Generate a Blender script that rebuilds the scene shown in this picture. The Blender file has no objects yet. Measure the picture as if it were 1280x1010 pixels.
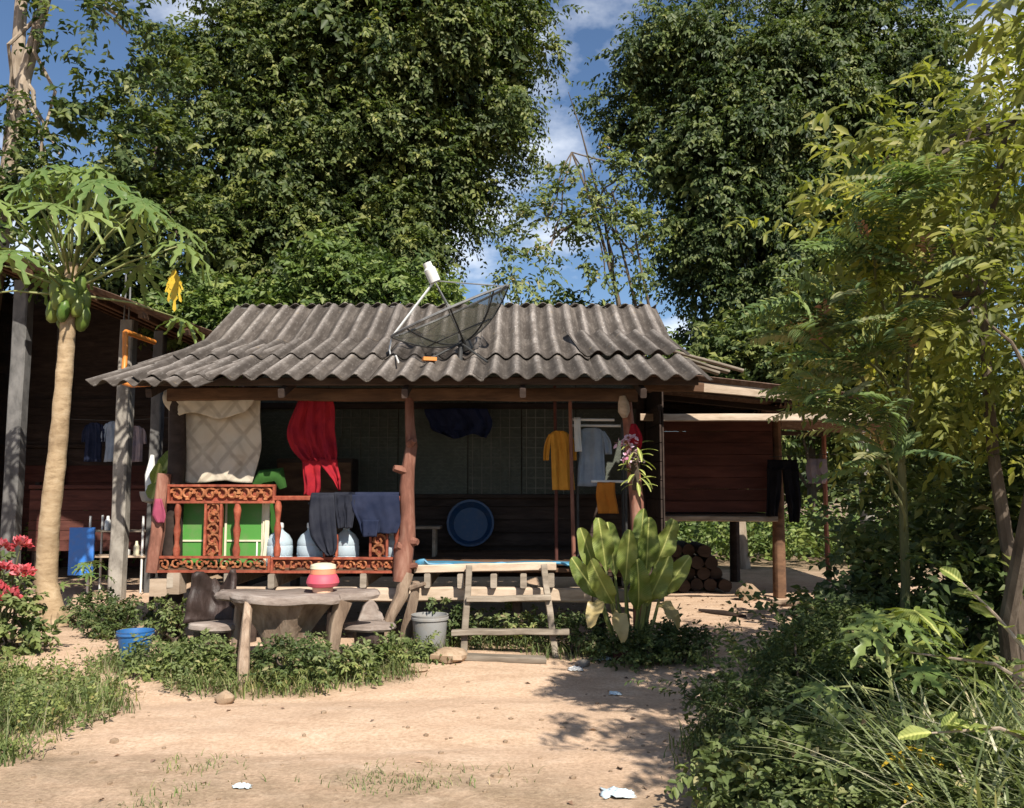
import bpy, math, random
import numpy as np
from mathutils import Matrix, Vector

random.seed(7)
PI = math.pi
R = math.radians
scene = bpy.context.scene
col = scene.collection

# ------------------------------------------------------------------ camera
cam_data = bpy.data.cameras.new('camera')
cam_data.sensor_width = 36.0
cam_data.lens = 31.2
cam_data.clip_start = 0.05
cam_data.clip_end = 2000
cam = bpy.data.objects.new('camera', cam_data)
cam.location = (0, 0, 1.6)
cam.rotation_euler = (R(90 + 5.41), 0, 0)
col.objects.link(cam)
scene.camera = cam

# ------------------------------------------------------------------ sky and sun
SUN = Vector((0.42, -0.95, 1.00)).normalized()
world = bpy.data.worlds.new('World')
scene.world = world
world.use_nodes = True
wn = world.node_tree.nodes
wl = world.node_tree.links
wn.clear()
w_out = wn.new('ShaderNodeOutputWorld')
w_bg = wn.new('ShaderNodeBackground')
w_sky = wn.new('ShaderNodeTexSky')
w_sky.sky_type = 'NISHITA'
w_sky.sun_disc = False
w_sky.sun_elevation = math.asin(SUN.z)
w_sky.sun_rotation = math.atan2(SUN.x, SUN.y)
w_sky.air_density = 1.0
w_sky.dust_density = 0.15
w_sky.ozone_density = 5.0
w_bg.inputs['Strength'].default_value = 0.072
# clouds: soft noise in the sky's own directions, the same all round
w_tc = wn.new('ShaderNodeTexCoord')
w_sep = wn.new('ShaderNodeSeparateXYZ')
w_add = wn.new('ShaderNodeMath'); w_add.operation = 'ADD'; w_add.inputs[1].default_value = 0.28
w_dx = wn.new('ShaderNodeMath'); w_dx.operation = 'DIVIDE'
w_dy = wn.new('ShaderNodeMath'); w_dy.operation = 'DIVIDE'
w_cmb = wn.new('ShaderNodeCombineXYZ')
w_noise = wn.new('ShaderNodeTexNoise')
w_noise.inputs['Scale'].default_value = 2.3
w_noise.inputs['Detail'].default_value = 7.0
w_noise.inputs['Roughness'].default_value = 0.55
w_map = wn.new('ShaderNodeMapping')
w_map.inputs['Location'].default_value = (3.35, 1.2, 0.0)
w_ramp = wn.new('ShaderNodeValToRGB')
w_ramp.color_ramp.elements[0].position = 0.50
w_ramp.color_ramp.elements[1].position = 0.68
w_mix = wn.new('ShaderNodeMix'); w_mix.data_type = 'RGBA'
wl.new(w_tc.outputs['Generated'], w_sep.inputs[0])
wl.new(w_sep.outputs['Z'], w_add.inputs[0])
wl.new(w_sep.outputs['X'], w_dx.inputs[0]); wl.new(w_add.outputs[0], w_dx.inputs[1])
wl.new(w_sep.outputs['Y'], w_dy.inputs[0]); wl.new(w_add.outputs[0], w_dy.inputs[1])
wl.new(w_dx.outputs[0], w_cmb.inputs['X']); wl.new(w_dy.outputs[0], w_cmb.inputs['Y'])
wl.new(w_cmb.outputs[0], w_map.inputs['Vector'])
wl.new(w_map.outputs[0], w_noise.inputs['Vector'])
wl.new(w_noise.outputs['Fac'], w_ramp.inputs['Fac'])
wl.new(w_ramp.outputs['Color'], w_mix.inputs['Factor'])
wl.new(w_sky.outputs['Color'], w_mix.inputs['A'])
w_mix.inputs['B'].default_value = (10.5, 10.9, 11.6, 1)
wl.new(w_mix.outputs['Result'], w_bg.inputs['Color'])
wl.new(w_bg.outputs[0], w_out.inputs['Surface'])

sun_data = bpy.data.lights.new('sun', 'SUN')
sun_data.energy = 5.0
sun_data.angle = R(0.55)
sun_data.color = (1.0, 0.93, 0.82)
sun = bpy.data.objects.new('sun', sun_data)
sun.rotation_euler = (-SUN).to_track_quat('-Z', 'Y').to_euler()
sun.location = (6, -10, 20)
col.objects.link(sun)

scene.view_settings.view_transform = 'Standard'
scene.view_settings.look = 'None'
scene.view_settings.gamma = 1.0
scene.view_settings.exposure = 0.72
scene.render.engine = 'CYCLES'
scene.cycles.use_denoising = True
scene.cycles.max_bounces = 10
scene.cycles.diffuse_bounces = 6
scene.cycles.transmission_bounces = 8
scene.cycles.transparent_max_bounces = 12

# ------------------------------------------------------------------ helpers: objects
WO = {}


def tag(o, label=None, cat=None, group=None, kind=None):
    if label: o['label'] = label
    if cat: o['category'] = cat
    if group: o['group'] = group
    if kind: o['kind'] = kind
    return o


def thing(name, loc, label, cat, group=None):
    """an Empty at the base of a thing; its parts are children"""
    o = bpy.data.objects.new(name, None)
    o.empty_display_size = 0.1
    o.location = loc
    col.objects.link(o)
    WO[o.name] = Vector(loc)
    return tag(o, label, cat, group)


def link_mesh(name, me, m, parent, origin, label=None, cat=None, group=None, kind=None):
    o = bpy.data.objects.new(name, me)
    if m is not None:
        me.materials.append(m)
    col.objects.link(o)
    if parent is not None:
        o.parent = parent
        WO[o.name] = WO[parent.name].copy()
    else:
        o.location = origin
        WO[o.name] = Vector(origin)
    return tag(o, label, cat, group, kind)


class MB:
    """collects simple shapes in world metres; build() makes ONE mesh object of them"""

    def __init__(self):
        self.v = []
        self.f = []

    def add(self, vs, fs):
        n = len(self.v)
        self.v.extend([tuple(a) for a in vs])
        self.f.extend([tuple(i + n for i in f) for f in fs])
        return self

    def box(self, c, s, rz=0.0, m=None):
        vs = []
        for dz in (-.5, .5):
            for dx, dy in ((-.5, -.5), (.5, -.5), (.5, .5), (-.5, .5)):
                p = Vector((dx * s[0], dy * s[1], dz * s[2]))
                if m is not None: p = m @ p
                elif rz: p = Matrix.Rotation(rz, 3, 'Z') @ p
                vs.append(p + Vector(c))
        return self.add(vs, [(3, 2, 1, 0), (4, 5, 6, 7), (0, 1, 5, 4), (1, 2, 6, 5), (2, 3, 7, 6), (3, 0, 4, 7)])

    def plank(self, p0, p1, w, t, up=(0, 0, 1), segs=1, jit=0.0, ch=0.14, sag=0.0):
        """beam with chamfered edges from p0 to p1; w across, t along up"""
        p0 = Vector(p0); p1 = Vector(p1); d = (p1 - p0)
        L = d.length; d.normalize()
        s = d.cross(Vector(up)).normalized(); u = s.cross(d)
        c = ch * min(w, t)
        sec = [(-w/2 + c, -t/2), (w/2 - c, -t/2), (w/2, -t/2 + c), (w/2, t/2 - c), (w/2 - c, t/2), (-w/2 + c, t/2), (-w/2, t/2 - c), (-w/2, -t/2 + c)]
        vs = []
        for i in range(segs + 1):
            k = i / segs
            q = p0 + d * L * k + s * random.uniform(-jit, jit) + u * (random.uniform(-jit, jit) - sag * 4 * k * (1 - k))
            for a, b in sec:
                vs.append(q + s * (a + random.uniform(-jit, jit) * .35) + u * (b + random.uniform(-jit, jit) * .35))
        fs = [tuple(range(7, -1, -1)), tuple(range(segs * 8, segs * 8 + 8))]
        for i in range(segs):
            for k in range(8):
                a = i * 8 + k; b = i * 8 + (k + 1) % 8
                fs.append((a, b, b + 8, a + 8))
        return self.add(vs, fs)

    def tube(self, pts, rad, n=8, jit=0.0, cap=True):
        pts = [Vector(p) for p in pts]
        if not hasattr(rad, '__len__'): rad = [rad] * len(pts)
        vs = []; fs = []
        ref = Vector((0.31, 0.83, 0.21))
        for i, p in enumerate(pts):
            d = (pts[min(i + 1, len(pts) - 1)] - pts[max(i - 1, 0)])
            d = d.normalized() if d.length > 1e-9 else Vector((0, 0, 1))
            a = d.cross(ref)
            if a.length < 1e-3: a = d.cross(Vector((1, 0, 0)))
            a.normalize(); b = d.cross(a)
            for k in range(n):
                th = 2 * PI * k / n
                r = rad[i] * (1 + random.uniform(-jit, jit))
                vs.append(p + a * math.cos(th) * r + b * math.sin(th) * r)
        for i in range(len(pts) - 1):
            for k in range(n):
                a = i * n + k; b = i * n + (k + 1) % n
                fs.append((a, b, b + n, a + n))
        if cap:
            fs.append(tuple(range(n - 1, -1, -1)))
            fs.append(tuple(range((len(pts) - 1) * n, len(pts) * n)))
        return self.add(vs, fs)

    def lathe(self, prof, c, n=20, m=None, jit=0.0):
        vs = []; fs = []
        for r, z in prof:
            for k in range(n):
                th = 2 * PI * k / n
                rr = r * (1 + random.uniform(-jit, jit))
                p = Vector((rr * math.cos(th), rr * math.sin(th), z))
                if m is not None: p = m @ p
                vs.append(p + Vector(c))
        for i in range(len(prof) - 1):
            for k in range(n):
                a = i * n + k; b = i * n + (k + 1) % n
                fs.append((a, b, b + n, a + n))
        fs.append(tuple(range(n - 1, -1, -1)))
        fs.append(tuple(range((len(prof) - 1) * n, len(prof) * n)))
        return self.add(vs, fs)

    def grid(self, fn, nu, nv):
        vs = [fn(i / nu, j / nv) for j in range(nv + 1) for i in range(nu + 1)]
        fs = []
        for j in range(nv):
            for i in range(nu):
                a = j * (nu + 1) + i
                fs.append((a, a + 1, a + nu + 2, a + nu + 1))
        return self.add(vs, fs)

    def rock(self, c, r, seed=0, n=10, rough=.22):
        rs = random.Random(seed)
        ph = [(rs.uniform(0, 6), rs.uniform(1.5, 4), rs.uniform(0, 6), rs.uniform(1.5, 4)) for _ in range(3)]
        vs = []; fs = []
        m = n // 2
        for j in range(m + 1):
            la = -PI / 2 + PI * j / m
            for k in range(n):
                lo = 2 * PI * k / n
                d = 1.0
                for a, b, e, g in ph: d += rough * .4 * math.sin(a + b * lo + e * 0) * math.cos(g * la + e)
                d += rs.uniform(-rough, rough) * .35
                vs.append((c[0] + r[0] * d * math.cos(la) * math.cos(lo), c[1] + r[1] * d * math.cos(la) * math.sin(lo), c[2] + r[2] * d * math.sin(la)))
        for j in range(m):
            for k in range(n):
                a = j * n + k; b = j * n + (k + 1) % n
                fs.append((a, b, b + n, a + n))
        return self.add(vs, fs)

    def build(self, name, m, parent=None, label=None, cat=None, group=None, kind=None, smooth=True, thick=0.0, sharp=38):
        if parent is not None:
            o = WO[parent.name]
        else:
            a = np.array(self.v)
            o = Vector(((a[:, 0].min() + a[:, 0].max()) / 2, (a[:, 1].min() + a[:, 1].max()) / 2, a[:, 2].min()))
        me = bpy.data.meshes.new(name)
        me.from_pydata([(x - o[0], y - o[1], z - o[2]) for x, y, z in self.v], [], self.f)
        me.validate()
        if smooth:
            me.polygons.foreach_set('use_smooth', [True] * len(me.polygons))
            me.set_sharp_from_angle(angle=R(sharp))
        me.update()
        ob = link_mesh(name, me, m, parent, o, label, cat, group, kind)
        if thick:
            md = ob.modifiers.new('thickness', 'SOLIDIFY'); md.thickness = thick; md.offset = 0
        return ob


# ------------------------------------------------------------------ helpers: noise and ground height
_rng = np.random.default_rng(11)
_LAT = _rng.random((256, 256))


def vnoise(x, y, s=0):
    x = np.asarray(x, float) + s * 17.3; y = np.asarray(y, float) + s * 9.7
    xi = np.floor(x).astype(int); yi = np.floor(y).astype(int)
    fx = x - xi; fy = y - yi
    fx = fx * fx * (3 - 2 * fx); fy = fy * fy * (3 - 2 * fy)
    g = lambda a, b: _LAT[a % 256, b % 256]
    return (g(xi, yi) * (1 - fx) + g(xi + 1, yi) * fx) * (1 - fy) + (g(xi, yi + 1) * (1 - fx) + g(xi + 1, yi + 1) * fx) * fy - .5


def sstep(a, b, x):
    t = np.clip((np.asarray(x, float) - a) / (b - a), 0, 1)
    return t * t * (3 - 2 * t)


def gz(x, y):
    x = np.asarray(x, float); y = np.asarray(y, float)
    z = 0.10 * sstep(6.9, 8.8, y) * (1 - sstep(25, 40, y))
    z = z + 0.05 * vnoise(x * .45, y * .45, 1) + 0.03 * vnoise(x * 1.3, y * 1.5, 2)
    near = 1 - sstep(13, 18, np.abs(y - 5))
    z = z + near * (0.014 * vnoise(x * 3.5, y * 5.5, 3) + 0.008 * vnoise(x * 9, y * 11, 4))
    c = 6.35 + .10 * x                                # two shallow wheel ruts of the track
    for k in (0.0, 1.25):
        z = z - near * 0.03 * np.exp(-((y - c - k + .5) / .2) ** 2)
    z = z + 0.10 * sstep(1.9, 3.2, x) * (1 - sstep(7, 9, y)) + .06 * sstep(-2.6, -4.5, x) * sstep(4, 5, y) * (1 - sstep(8, 9.5, y))
    return z


def g1(x, y):
    return float(gz(x, y))


# ------------------------------------------------------------------ helpers: foliage
def unit(a):
    return a / np.maximum(np.linalg.norm(a, axis=-1, keepdims=True), 1e-9)


def np_mesh(name, V, T, rnd, m, parent=None, smooth=False, label=None, cat=None, group=None, kind=None, origin=None):
    if parent is not None:
        o = WO[parent.name]
    elif origin is not None:
        o = Vector(origin)
    else:
        o = Vector(((V[:, 0].min() + V[:, 0].max()) / 2, (V[:, 1].min() + V[:, 1].max()) / 2, V[:, 2].min()))
    V = V - np.array(o)
    me = bpy.data.meshes.new(name)
    me.vertices.add(len(V)); me.vertices.foreach_set('co', V.astype(np.float32).ravel())
    me.loops.add(T.size); me.loops.foreach_set('vertex_index', T.astype(np.int32).ravel())
    k = T.shape[1]
    me.polygons.add(len(T))
    me.polygons.foreach_set('loop_start', np.arange(0, T.size, k, dtype=np.int32))
    me.polygons.foreach_set('loop_total', np.full(len(T), k, dtype=np.int32))
    if smooth: me.polygons.foreach_set('use_smooth', np.ones(len(T), dtype=bool))
    if rnd is not None:
        at = me.attributes.new('rnd', 'FLOAT', 'FACE')
        at.data.foreach_set('value', rnd.astype(np.float32))
    me.update(calc_edges=True)
    return link_mesh(name, me, m, parent, o, label, cat, group, kind)


class Leaves:
    """collects leaf positions; build() writes them as one mesh of small folded leaves"""

    def __init__(self, seed=0):
        self.rs = np.random.default_rng(seed)
        self.parts = []

    def put(self, B, A, N, L, W, r):
        self.parts.append((B, A, N, L, W, r))

    def twigs(self, O, D, Ln, K, LL, LW, droop=.25, pair=False, ang=58, leafdroop=.25, jit=.3, taper=.35, tint=None, start=.15, face=.55):
        rs = self.rs
        O = np.asarray(O, float); D = unit(np.asarray(D, float)); T = len(O)
        Ln = np.broadcast_to(np.asarray(Ln, float), (T,)).copy()
        t = np.linspace(start, 1.0, K)[None, :] + rs.uniform(-.4, .4, (T, K)) / K * (0.15 if pair else 1)
        t = np.clip(t, 0, 1.02)
        pos = O[:, None] + D[:, None] * (Ln[:, None] * t)[..., None]
        pos[..., 2] -= droop * Ln[:, None] * t ** 2
        tan = np.repeat(D[:, None], K, 1).copy(); tan[..., 2] -= 2 * droop * t; tan = unit(tan)
        up = np.zeros_like(tan); up[..., 2] = 1
        roll = rs.normal(0, .35, (T, 1, 3)); up = unit(up + roll)
        side = unit(np.cross(tan, up)); un = np.cross(side, tan)
        sgn = np.where(np.arange(K) % 2 == 0, 1.0, -1.0)[None, :, None]
        tr = rs.random((T, 1)) * .55
        for s in ((1, -1) if pair else (1,)):
            a = np.radians(ang + rs.normal(0, 5 if pair else 16, (T, K)))[..., None]
            sg = s * (1 if pair else sgn)
            ax = tan * np.cos(a) + side * sg * np.sin(a)
            ax = ax + rs.normal(0, jit * (.25 if pair else 1), ax.shape)
            ax[..., 2] -= leafdroop
            ax = unit(ax)
            nr = unit(un + np.array([.28, -.9, .25]) * face + rs.normal(0, jit * (.5 if pair else 1), ax.shape))
            prof = 1 - taper * np.abs(t * 2 - 1) ** 2
            sc = prof * rs.uniform(.75, 1.2, (T, K))
            r = (tr + rs.random((T, K)) * .45) if tint is None else np.clip(tint[:, None] * np.ones((1, K)) + t * 0 + rs.normal(0, .05, (T, K)), 0, 1)
            self.put(pos.reshape(-1, 3), ax.reshape(-1, 3), nr.reshape(-1, 3), (LL * sc).ravel(), (LW * sc).ravel(), r.ravel())

    def build(self, name, m, parent=None, detail=1, fold=.22, curl=.15, **kw):
        B, A, N, L, W, r = [np.concatenate([p[i] for p in self.parts]) for i in range(6)]
        S = unit(np.cross(A, N)); U = np.cross(S, A)
        L = L[:, None]; W = W[:, None]
        n = len(B)
        if detail == 1:
            V = np.stack([B, B + A * L * .45 + S * W * .5 + U * fold * W, B + A * L - U * curl * L, B + A * L * .45 - S * W * .5 + U * fold * W], 1).reshape(-1, 3)
            q = np.array([[0, 1, 2], [0, 2, 3]]); nv = 4
        else:
            c1, c2 = curl * .15, curl * .5
            V = np.stack([B, B + A * L * .3 - U * L * c1, B + A * L * .68 - U * L * c2, B + A * L * .98 - U * L * curl,
                          B + A * L * .27 + S * W * .42 + U * (fold * W), B + A * L * .64 + S * W * .44 + U * (fold * W - L * c2),
                          B + A * L * .27 - S * W * .42 + U * (fold * W), B + A * L * .64 - S * W * .44 + U * (fold * W - L * c2)], 1).reshape(-1, 3)
            q = np.array([[0, 4, 1], [0, 1, 6], [4, 5, 1], [1, 5, 2], [1, 2, 7], [1, 7, 6], [5, 3, 2], [2, 3, 7]]); nv = 8
        T = (np.arange(n)[:, None, None] * nv + q[None]).reshape(-1, 3)
        return np_mesh(name, V, T, np.repeat(r, len(q)), m, parent, smooth=(detail == 2), **kw)


def rand_dirs(rs, n):
    return unit(rs.normal(0, 1, (n, 3)))


def blades(rs, P, H, Wd, lean, segs=3):
    """grass blades: bent tapering strips; returns V, quads/tris as triangles, rnd"""
    n = len(P)
    az = rs.uniform(0, 2 * PI, n); d = np.stack([np.cos(az), np.sin(az), np.zeros(n)], 1)
    s = np.stack([-np.sin(az), np.cos(az), np.zeros(n)], 1)
    ln = rs.uniform(.3, 1, n) * lean
    V = []
    for i in range(segs):
        k = i / segs
        c = P + d * (H * ln * k ** 1.8)[:, None]; c[:, 2] += H * (k - .35 * ln * k ** 2.2)
        w = Wd * (1 - k * .75)
        V += [c - s * w[:, None] / 2, c + s * w[:, None] / 2]
    c = P + d * (H * ln)[:, None]; c[:, 2] += H * (1 - .35 * ln)
    V.append(c)
    V = np.stack(V, 1); nv = V.shape[1]
    q = []
    for i in range(segs - 1):
        a = 2 * i; q += [[a, a + 1, a + 3], [a, a + 3, a + 2]]
    q.append([nv - 3, nv - 2, nv - 1])
    q = np.array(q)
    T = (np.arange(n)[:, None, None] * nv + q[None]).reshape(-1, 3)
    return V.reshape(-1, 3), T, np.repeat(rs.random(n), len(q))

# ------------------------------------------------------------------ materials
class NT:
    def __init__(self, name):
        self.m = bpy.data.materials.new(name)
        self.m.use_nodes = True
        self.n = self.m.node_tree.nodes; self.l = self.m.node_tree.links
        self.n.clear()
        self.out = self.n.new('ShaderNodeOutputMaterial')
        self.p = self.n.new('ShaderNodeBsdfPrincipled')
        self.l.new(self.p.outputs[0], self.out.inputs['Surface'])

    def new(self, t, **kw):
        n = self.n.new(t)
        for k, v in kw.items(): setattr(n, k, v)
        return n

    def coords(self, kind='Object', scale=(1, 1, 1), loc=(0, 0, 0), rot=(0, 0, 0)):
        tc = self.new('ShaderNodeTexCoord'); mp = self.new('ShaderNodeMapping')
        mp.inputs['Scale'].default_value = scale; mp.inputs['Location'].default_value = loc; mp.inputs['Rotation'].default_value = rot
        self.l.new(tc.outputs[kind], mp.inputs[0])
        return mp.outputs[0]

    def noise(self, vec, scale, detail=5, rough=.6, dist=0.0):
        n = self.new('ShaderNodeTexNoise')
        n.inputs['Scale'].default_value = scale; n.inputs['Detail'].default_value = detail
        n.inputs['Roughness'].default_value = rough; n.inputs['Distortion'].default_value = dist
        if vec is not None: self.l.new(vec, n.inputs['Vector'])
        return n.outputs['Fac']

    def ramp(self, fac, stops):
        r = self.new('ShaderNodeValToRGB')
        el = r.color_ramp.elements
        while len(el) < len(stops): el.new(.5)
        for e, (p, c) in zip(el, stops):
            e.position = p
            e.color = (c, c, c, 1) if not hasattr(c, '__len__') else (c[0], c[1], c[2], 1)
        self.l.new(fac, r.inputs[0])
        return r.outputs[0]

    def mix(self, fac, a, b, mode='MIX'):
        m = self.new('ShaderNodeMix', data_type='RGBA', blend_type=mode)
        for s, v in ((m.inputs['Factor'], fac), (m.inputs['A'], a), (m.inputs['B'], b)):
            if hasattr(v, 'is_output'): self.l.new(v, s)
            elif hasattr(v, '__len__'): s.default_value = (v[0], v[1], v[2], 1)
            else: s.default_value = v
        return m.outputs['Result']

    def color(self, c):
        self.l.new(c, self.p.inputs['Base Color'])

    def bump(self, h, strength=.4, dist=.02):
        b = self.new('ShaderNodeBump')
        b.inputs['Strength'].default_value = strength; b.inputs['Distance'].default_value = dist
        self.l.new(h, b.inputs['Height']); self.l.new(b.outputs[0], self.p.inputs['Normal'])

    def obj_random(self):
        return self.new('ShaderNodeObjectInfo').outputs['Random']


def weathered(name, dark, mid, light, scale=6, stretch=(1, 1, 1), rough=.85, bump=.5, bdist=.01, spot=None, vary=.25):
    t = NT(name)
    v = t.coords('Object', stretch)
    n1 = t.noise(v, scale, 8, .65, .3)
    n2 = t.noise(t.coords('Object', stretch, (5.1, 2.3, 7.7)), scale * .22, 3, .5)
    c = t.ramp(n1, [(.28, dark), (.5, mid), (.74, light)])
    c = t.mix(t.ramp(n2, [(.35, 0), (.7, .6)]), c, dark)
    rv = t.ramp(t.obj_random(), [(0, 1 - vary), (1, 1 + vary * .6)])
    c = t.mix(1.0, c, rv, 'MULTIPLY')
    if spot:
        n3 = t.noise(t.coords('Object', (1, 1, 1), (1, 8, 3)), scale * 2.3, 3, .5)
        c = t.mix(t.ramp(n3, [(.62, 0), (.70, .8)]), c, spot)
    t.color(c)
    t.p.inputs['Roughness'].default_value = rough
    t.p.inputs['Specular IOR Level'].default_value = .3
    t.bump(n1, bump, bdist)
    return t.m


def cloth_mat(name, c, c2=None, rough=.9, trans=.15):
    t = NT(name)
    v = t.coords('Object')
    n = t.noise(v, 5, 4, .6)
    c2 = c2 or tuple(x * .7 for x in c)
    cc = t.mix(t.ramp(n, [(.35, 0), (.7, 1)]), c, c2)
    t.color(cc)
    t.p.inputs['Roughness'].default_value = rough
    t.p.inputs['Specular IOR Level'].default_value = .12
    w = t.new('ShaderNodeTexWave', wave_type='BANDS', bands_direction='DIAGONAL'); w.inputs['Scale'].default_value = 90
    t.l.new(v, w.inputs[0])
    t.bump(w.outputs['Fac'], .12, .002)
    tr = t.new('ShaderNodeBsdfTranslucent'); t.l.new(cc, tr.inputs['Color'])
    mx = t.new('ShaderNodeMixShader'); mx.inputs[0].default_value = trans
    t.l.new(t.p.outputs[0], mx.inputs[1]); t.l.new(tr.outputs[0], mx.inputs[2]); t.l.new(mx.outputs[0], t.out.inputs['Surface'])
    return t.m


def plastic(name, c, rough=.4, dirt=.35, trans=0.0):
    t = NT(name)
    n = t.noise(t.coords('Object'), 7, 6, .65)
    cc = t.mix(t.ramp(n, [(.48, 0), (.8, dirt)]), c, (.22, .17, .12))
    t.color(cc)
    t.p.inputs['Roughness'].default_value = rough
    if trans:
        t.p.inputs['Transmission Weight'].default_value = trans
        t.p.inputs['IOR'].default_value = 1.25
    t.bump(n, .08, .003)
    return t.m


def leaf_mat(name, stops, rough=.5, trans=.3, spec=.25):
    t = NT(name)
    a = t.new('ShaderNodeAttribute', attribute_name='rnd')
    stops = [(p, (r * 1.12, g * 1.1, b * 1.5)) for p, (r, g, b) in stops]
    c = t.ramp(a.outputs['Fac'], stops)
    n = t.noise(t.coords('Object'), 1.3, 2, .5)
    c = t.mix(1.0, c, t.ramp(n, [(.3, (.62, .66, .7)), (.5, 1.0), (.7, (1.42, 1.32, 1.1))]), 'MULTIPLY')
    t.color(c)
    t.p.inputs['Roughness'].default_value = rough
    t.p.inputs['Specular IOR Level'].default_value = spec
    tr = t.new('ShaderNodeBsdfTranslucent')
    tc = t.mix(1.0, c, (1.15, 1.25, .55), 'MULTIPLY')
    t.l.new(tc, tr.inputs['Color'])
    mx = t.new('ShaderNodeMixShader'); mx.inputs[0].default_value = trans
    t.l.new(t.p.outputs[0], mx.inputs[1]); t.l.new(tr.outputs[0], mx.inputs[2])
    t.l.new(mx.outputs[0], t.out.inputs['Surface'])
    return t.m


def big_leaf_mat(name, c1, c2, vein, rough=.4, trans=.3, rib=0.0):
    """one large leaf per object: mottled blade, colour differs from leaf to leaf"""
    t = NT(name)
    c = t.mix(t.obj_random(), c1, c2)
    n = t.noise(t.coords('Object'), 9, 4, .6)
    c = t.mix(t.ramp(n, [(.45, 0), (.8, .55)]), c, vein)
    h = n
    if rib:                                             # pale midrib and side veins in the leaf's own space
        v = t.coords('Object'); sx = t.new('ShaderNodeSeparateXYZ'); t.l.new(v, sx.inputs[0])
        ab = t.new('ShaderNodeMath', operation='ABSOLUTE'); t.l.new(sx.outputs['Y'], ab.inputs[0])
        c = t.mix(t.ramp(ab.outputs[0], [(rib * .5, .8), (rib, 0)]), c, tuple(min(1, x * 1.7) for x in vein))
        mm = t.new('ShaderNodeMath', operation='MULTIPLY_ADD'); t.l.new(ab.outputs[0], mm.inputs[0]); mm.inputs[1].default_value = -.7; t.l.new(sx.outputs['X'], mm.inputs[2])
        sn = t.new('ShaderNodeMath', operation='MULTIPLY'); t.l.new(mm.outputs[0], sn.inputs[0]); sn.inputs[1].default_value = 2.6 / rib
        s2 = t.new('ShaderNodeMath', operation='SINE'); t.l.new(sn.outputs[0], s2.inputs[0])
        c = t.mix(t.ramp(s2.outputs[0], [(.80, 0), (1.0, .35)]), c, vein)
        h = t.mix(.35, n, s2.outputs[0])
    t.color(c)
    t.p.inputs['Roughness'].default_value = rough
    t.p.inputs['Specular IOR Level'].default_value = .3
    t.bump(h, .3, .01)
    tr = t.new('ShaderNodeBsdfTranslucent'); t.l.new(t.mix(1.0, c, (1.15, 1.25, .5), 'MULTIPLY'), tr.inputs['Color'])
    mx = t.new('ShaderNodeMixShader'); mx.inputs[0].default_value = trans
    t.l.new(t.p.outputs[0], mx.inputs[1]); t.l.new(tr.outputs[0], mx.inputs[2]); t.l.new(mx.outputs[0], t.out.inputs['Surface'])
    return t.m


def dirt_mat():
    t = NT('dirt')
    v = t.coords('Object')
    big = t.noise(v, .55, 4, .55)
    midn = t.noise(t.coords('Object', (1, 2.2, 1)), 2.6, 8, .66, .4)
    fine = t.noise(v, 38, 6, .7)
    c = t.ramp(midn, [(.25, (.38, .255, .17)), (.5, (.55, .395, .28)), (.75, (.64, .49, .37))])
    c = t.mix(t.ramp(big, [(.4, 0), (.65, .55)]), c, (.60, .42, .30))
    c = t.mix(t.ramp(fine, [(.35, .55), (.62, 0)]), c, (.27, .18, .11))
    vo = t.new('ShaderNodeTexVoronoi'); vo.inputs['Scale'].default_value = 30; t.l.new(v, vo.inputs['Vector'])
    peb = t.ramp(vo.outputs['Distance'], [(.10, 1), (.2, 0)])
    sel = t.ramp(t.noise(v, 4, 3, .5), [(.55, 0), (.7, .7)])
    pm = t.mix(1.0, peb, sel, 'MULTIPLY')
    c = t.mix(pm, c, (.40, .33, .27))
    at = t.new('ShaderNodeAttribute', attribute_name='soil')       # leaf mould under the weeds and trees
    brk = t.noise(v, 3.2, 6, .7)
    ms = t.new('ShaderNodeMath', operation='MULTIPLY'); t.l.new(at.outputs['Fac'], ms.inputs[0])
    t.l.new(t.ramp(brk, [(.3, .25), (.6, 1.0)]), ms.inputs[1])
    lm = t.ramp(fine, [(.3, (.085, .062, .04)), (.6, (.16, .125, .07)), (.8, (.20, .18, .085))])
    c = t.mix(ms.outputs[0], c, lm)
    t.color(c)
    t.p.inputs['Roughness'].default_value = .95
    t.p.inputs['Specular IOR Level'].default_value = .15
    h = t.mix(.5, midn, fine)
    t.bump(h, .7, .03)
    return t.m


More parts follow.
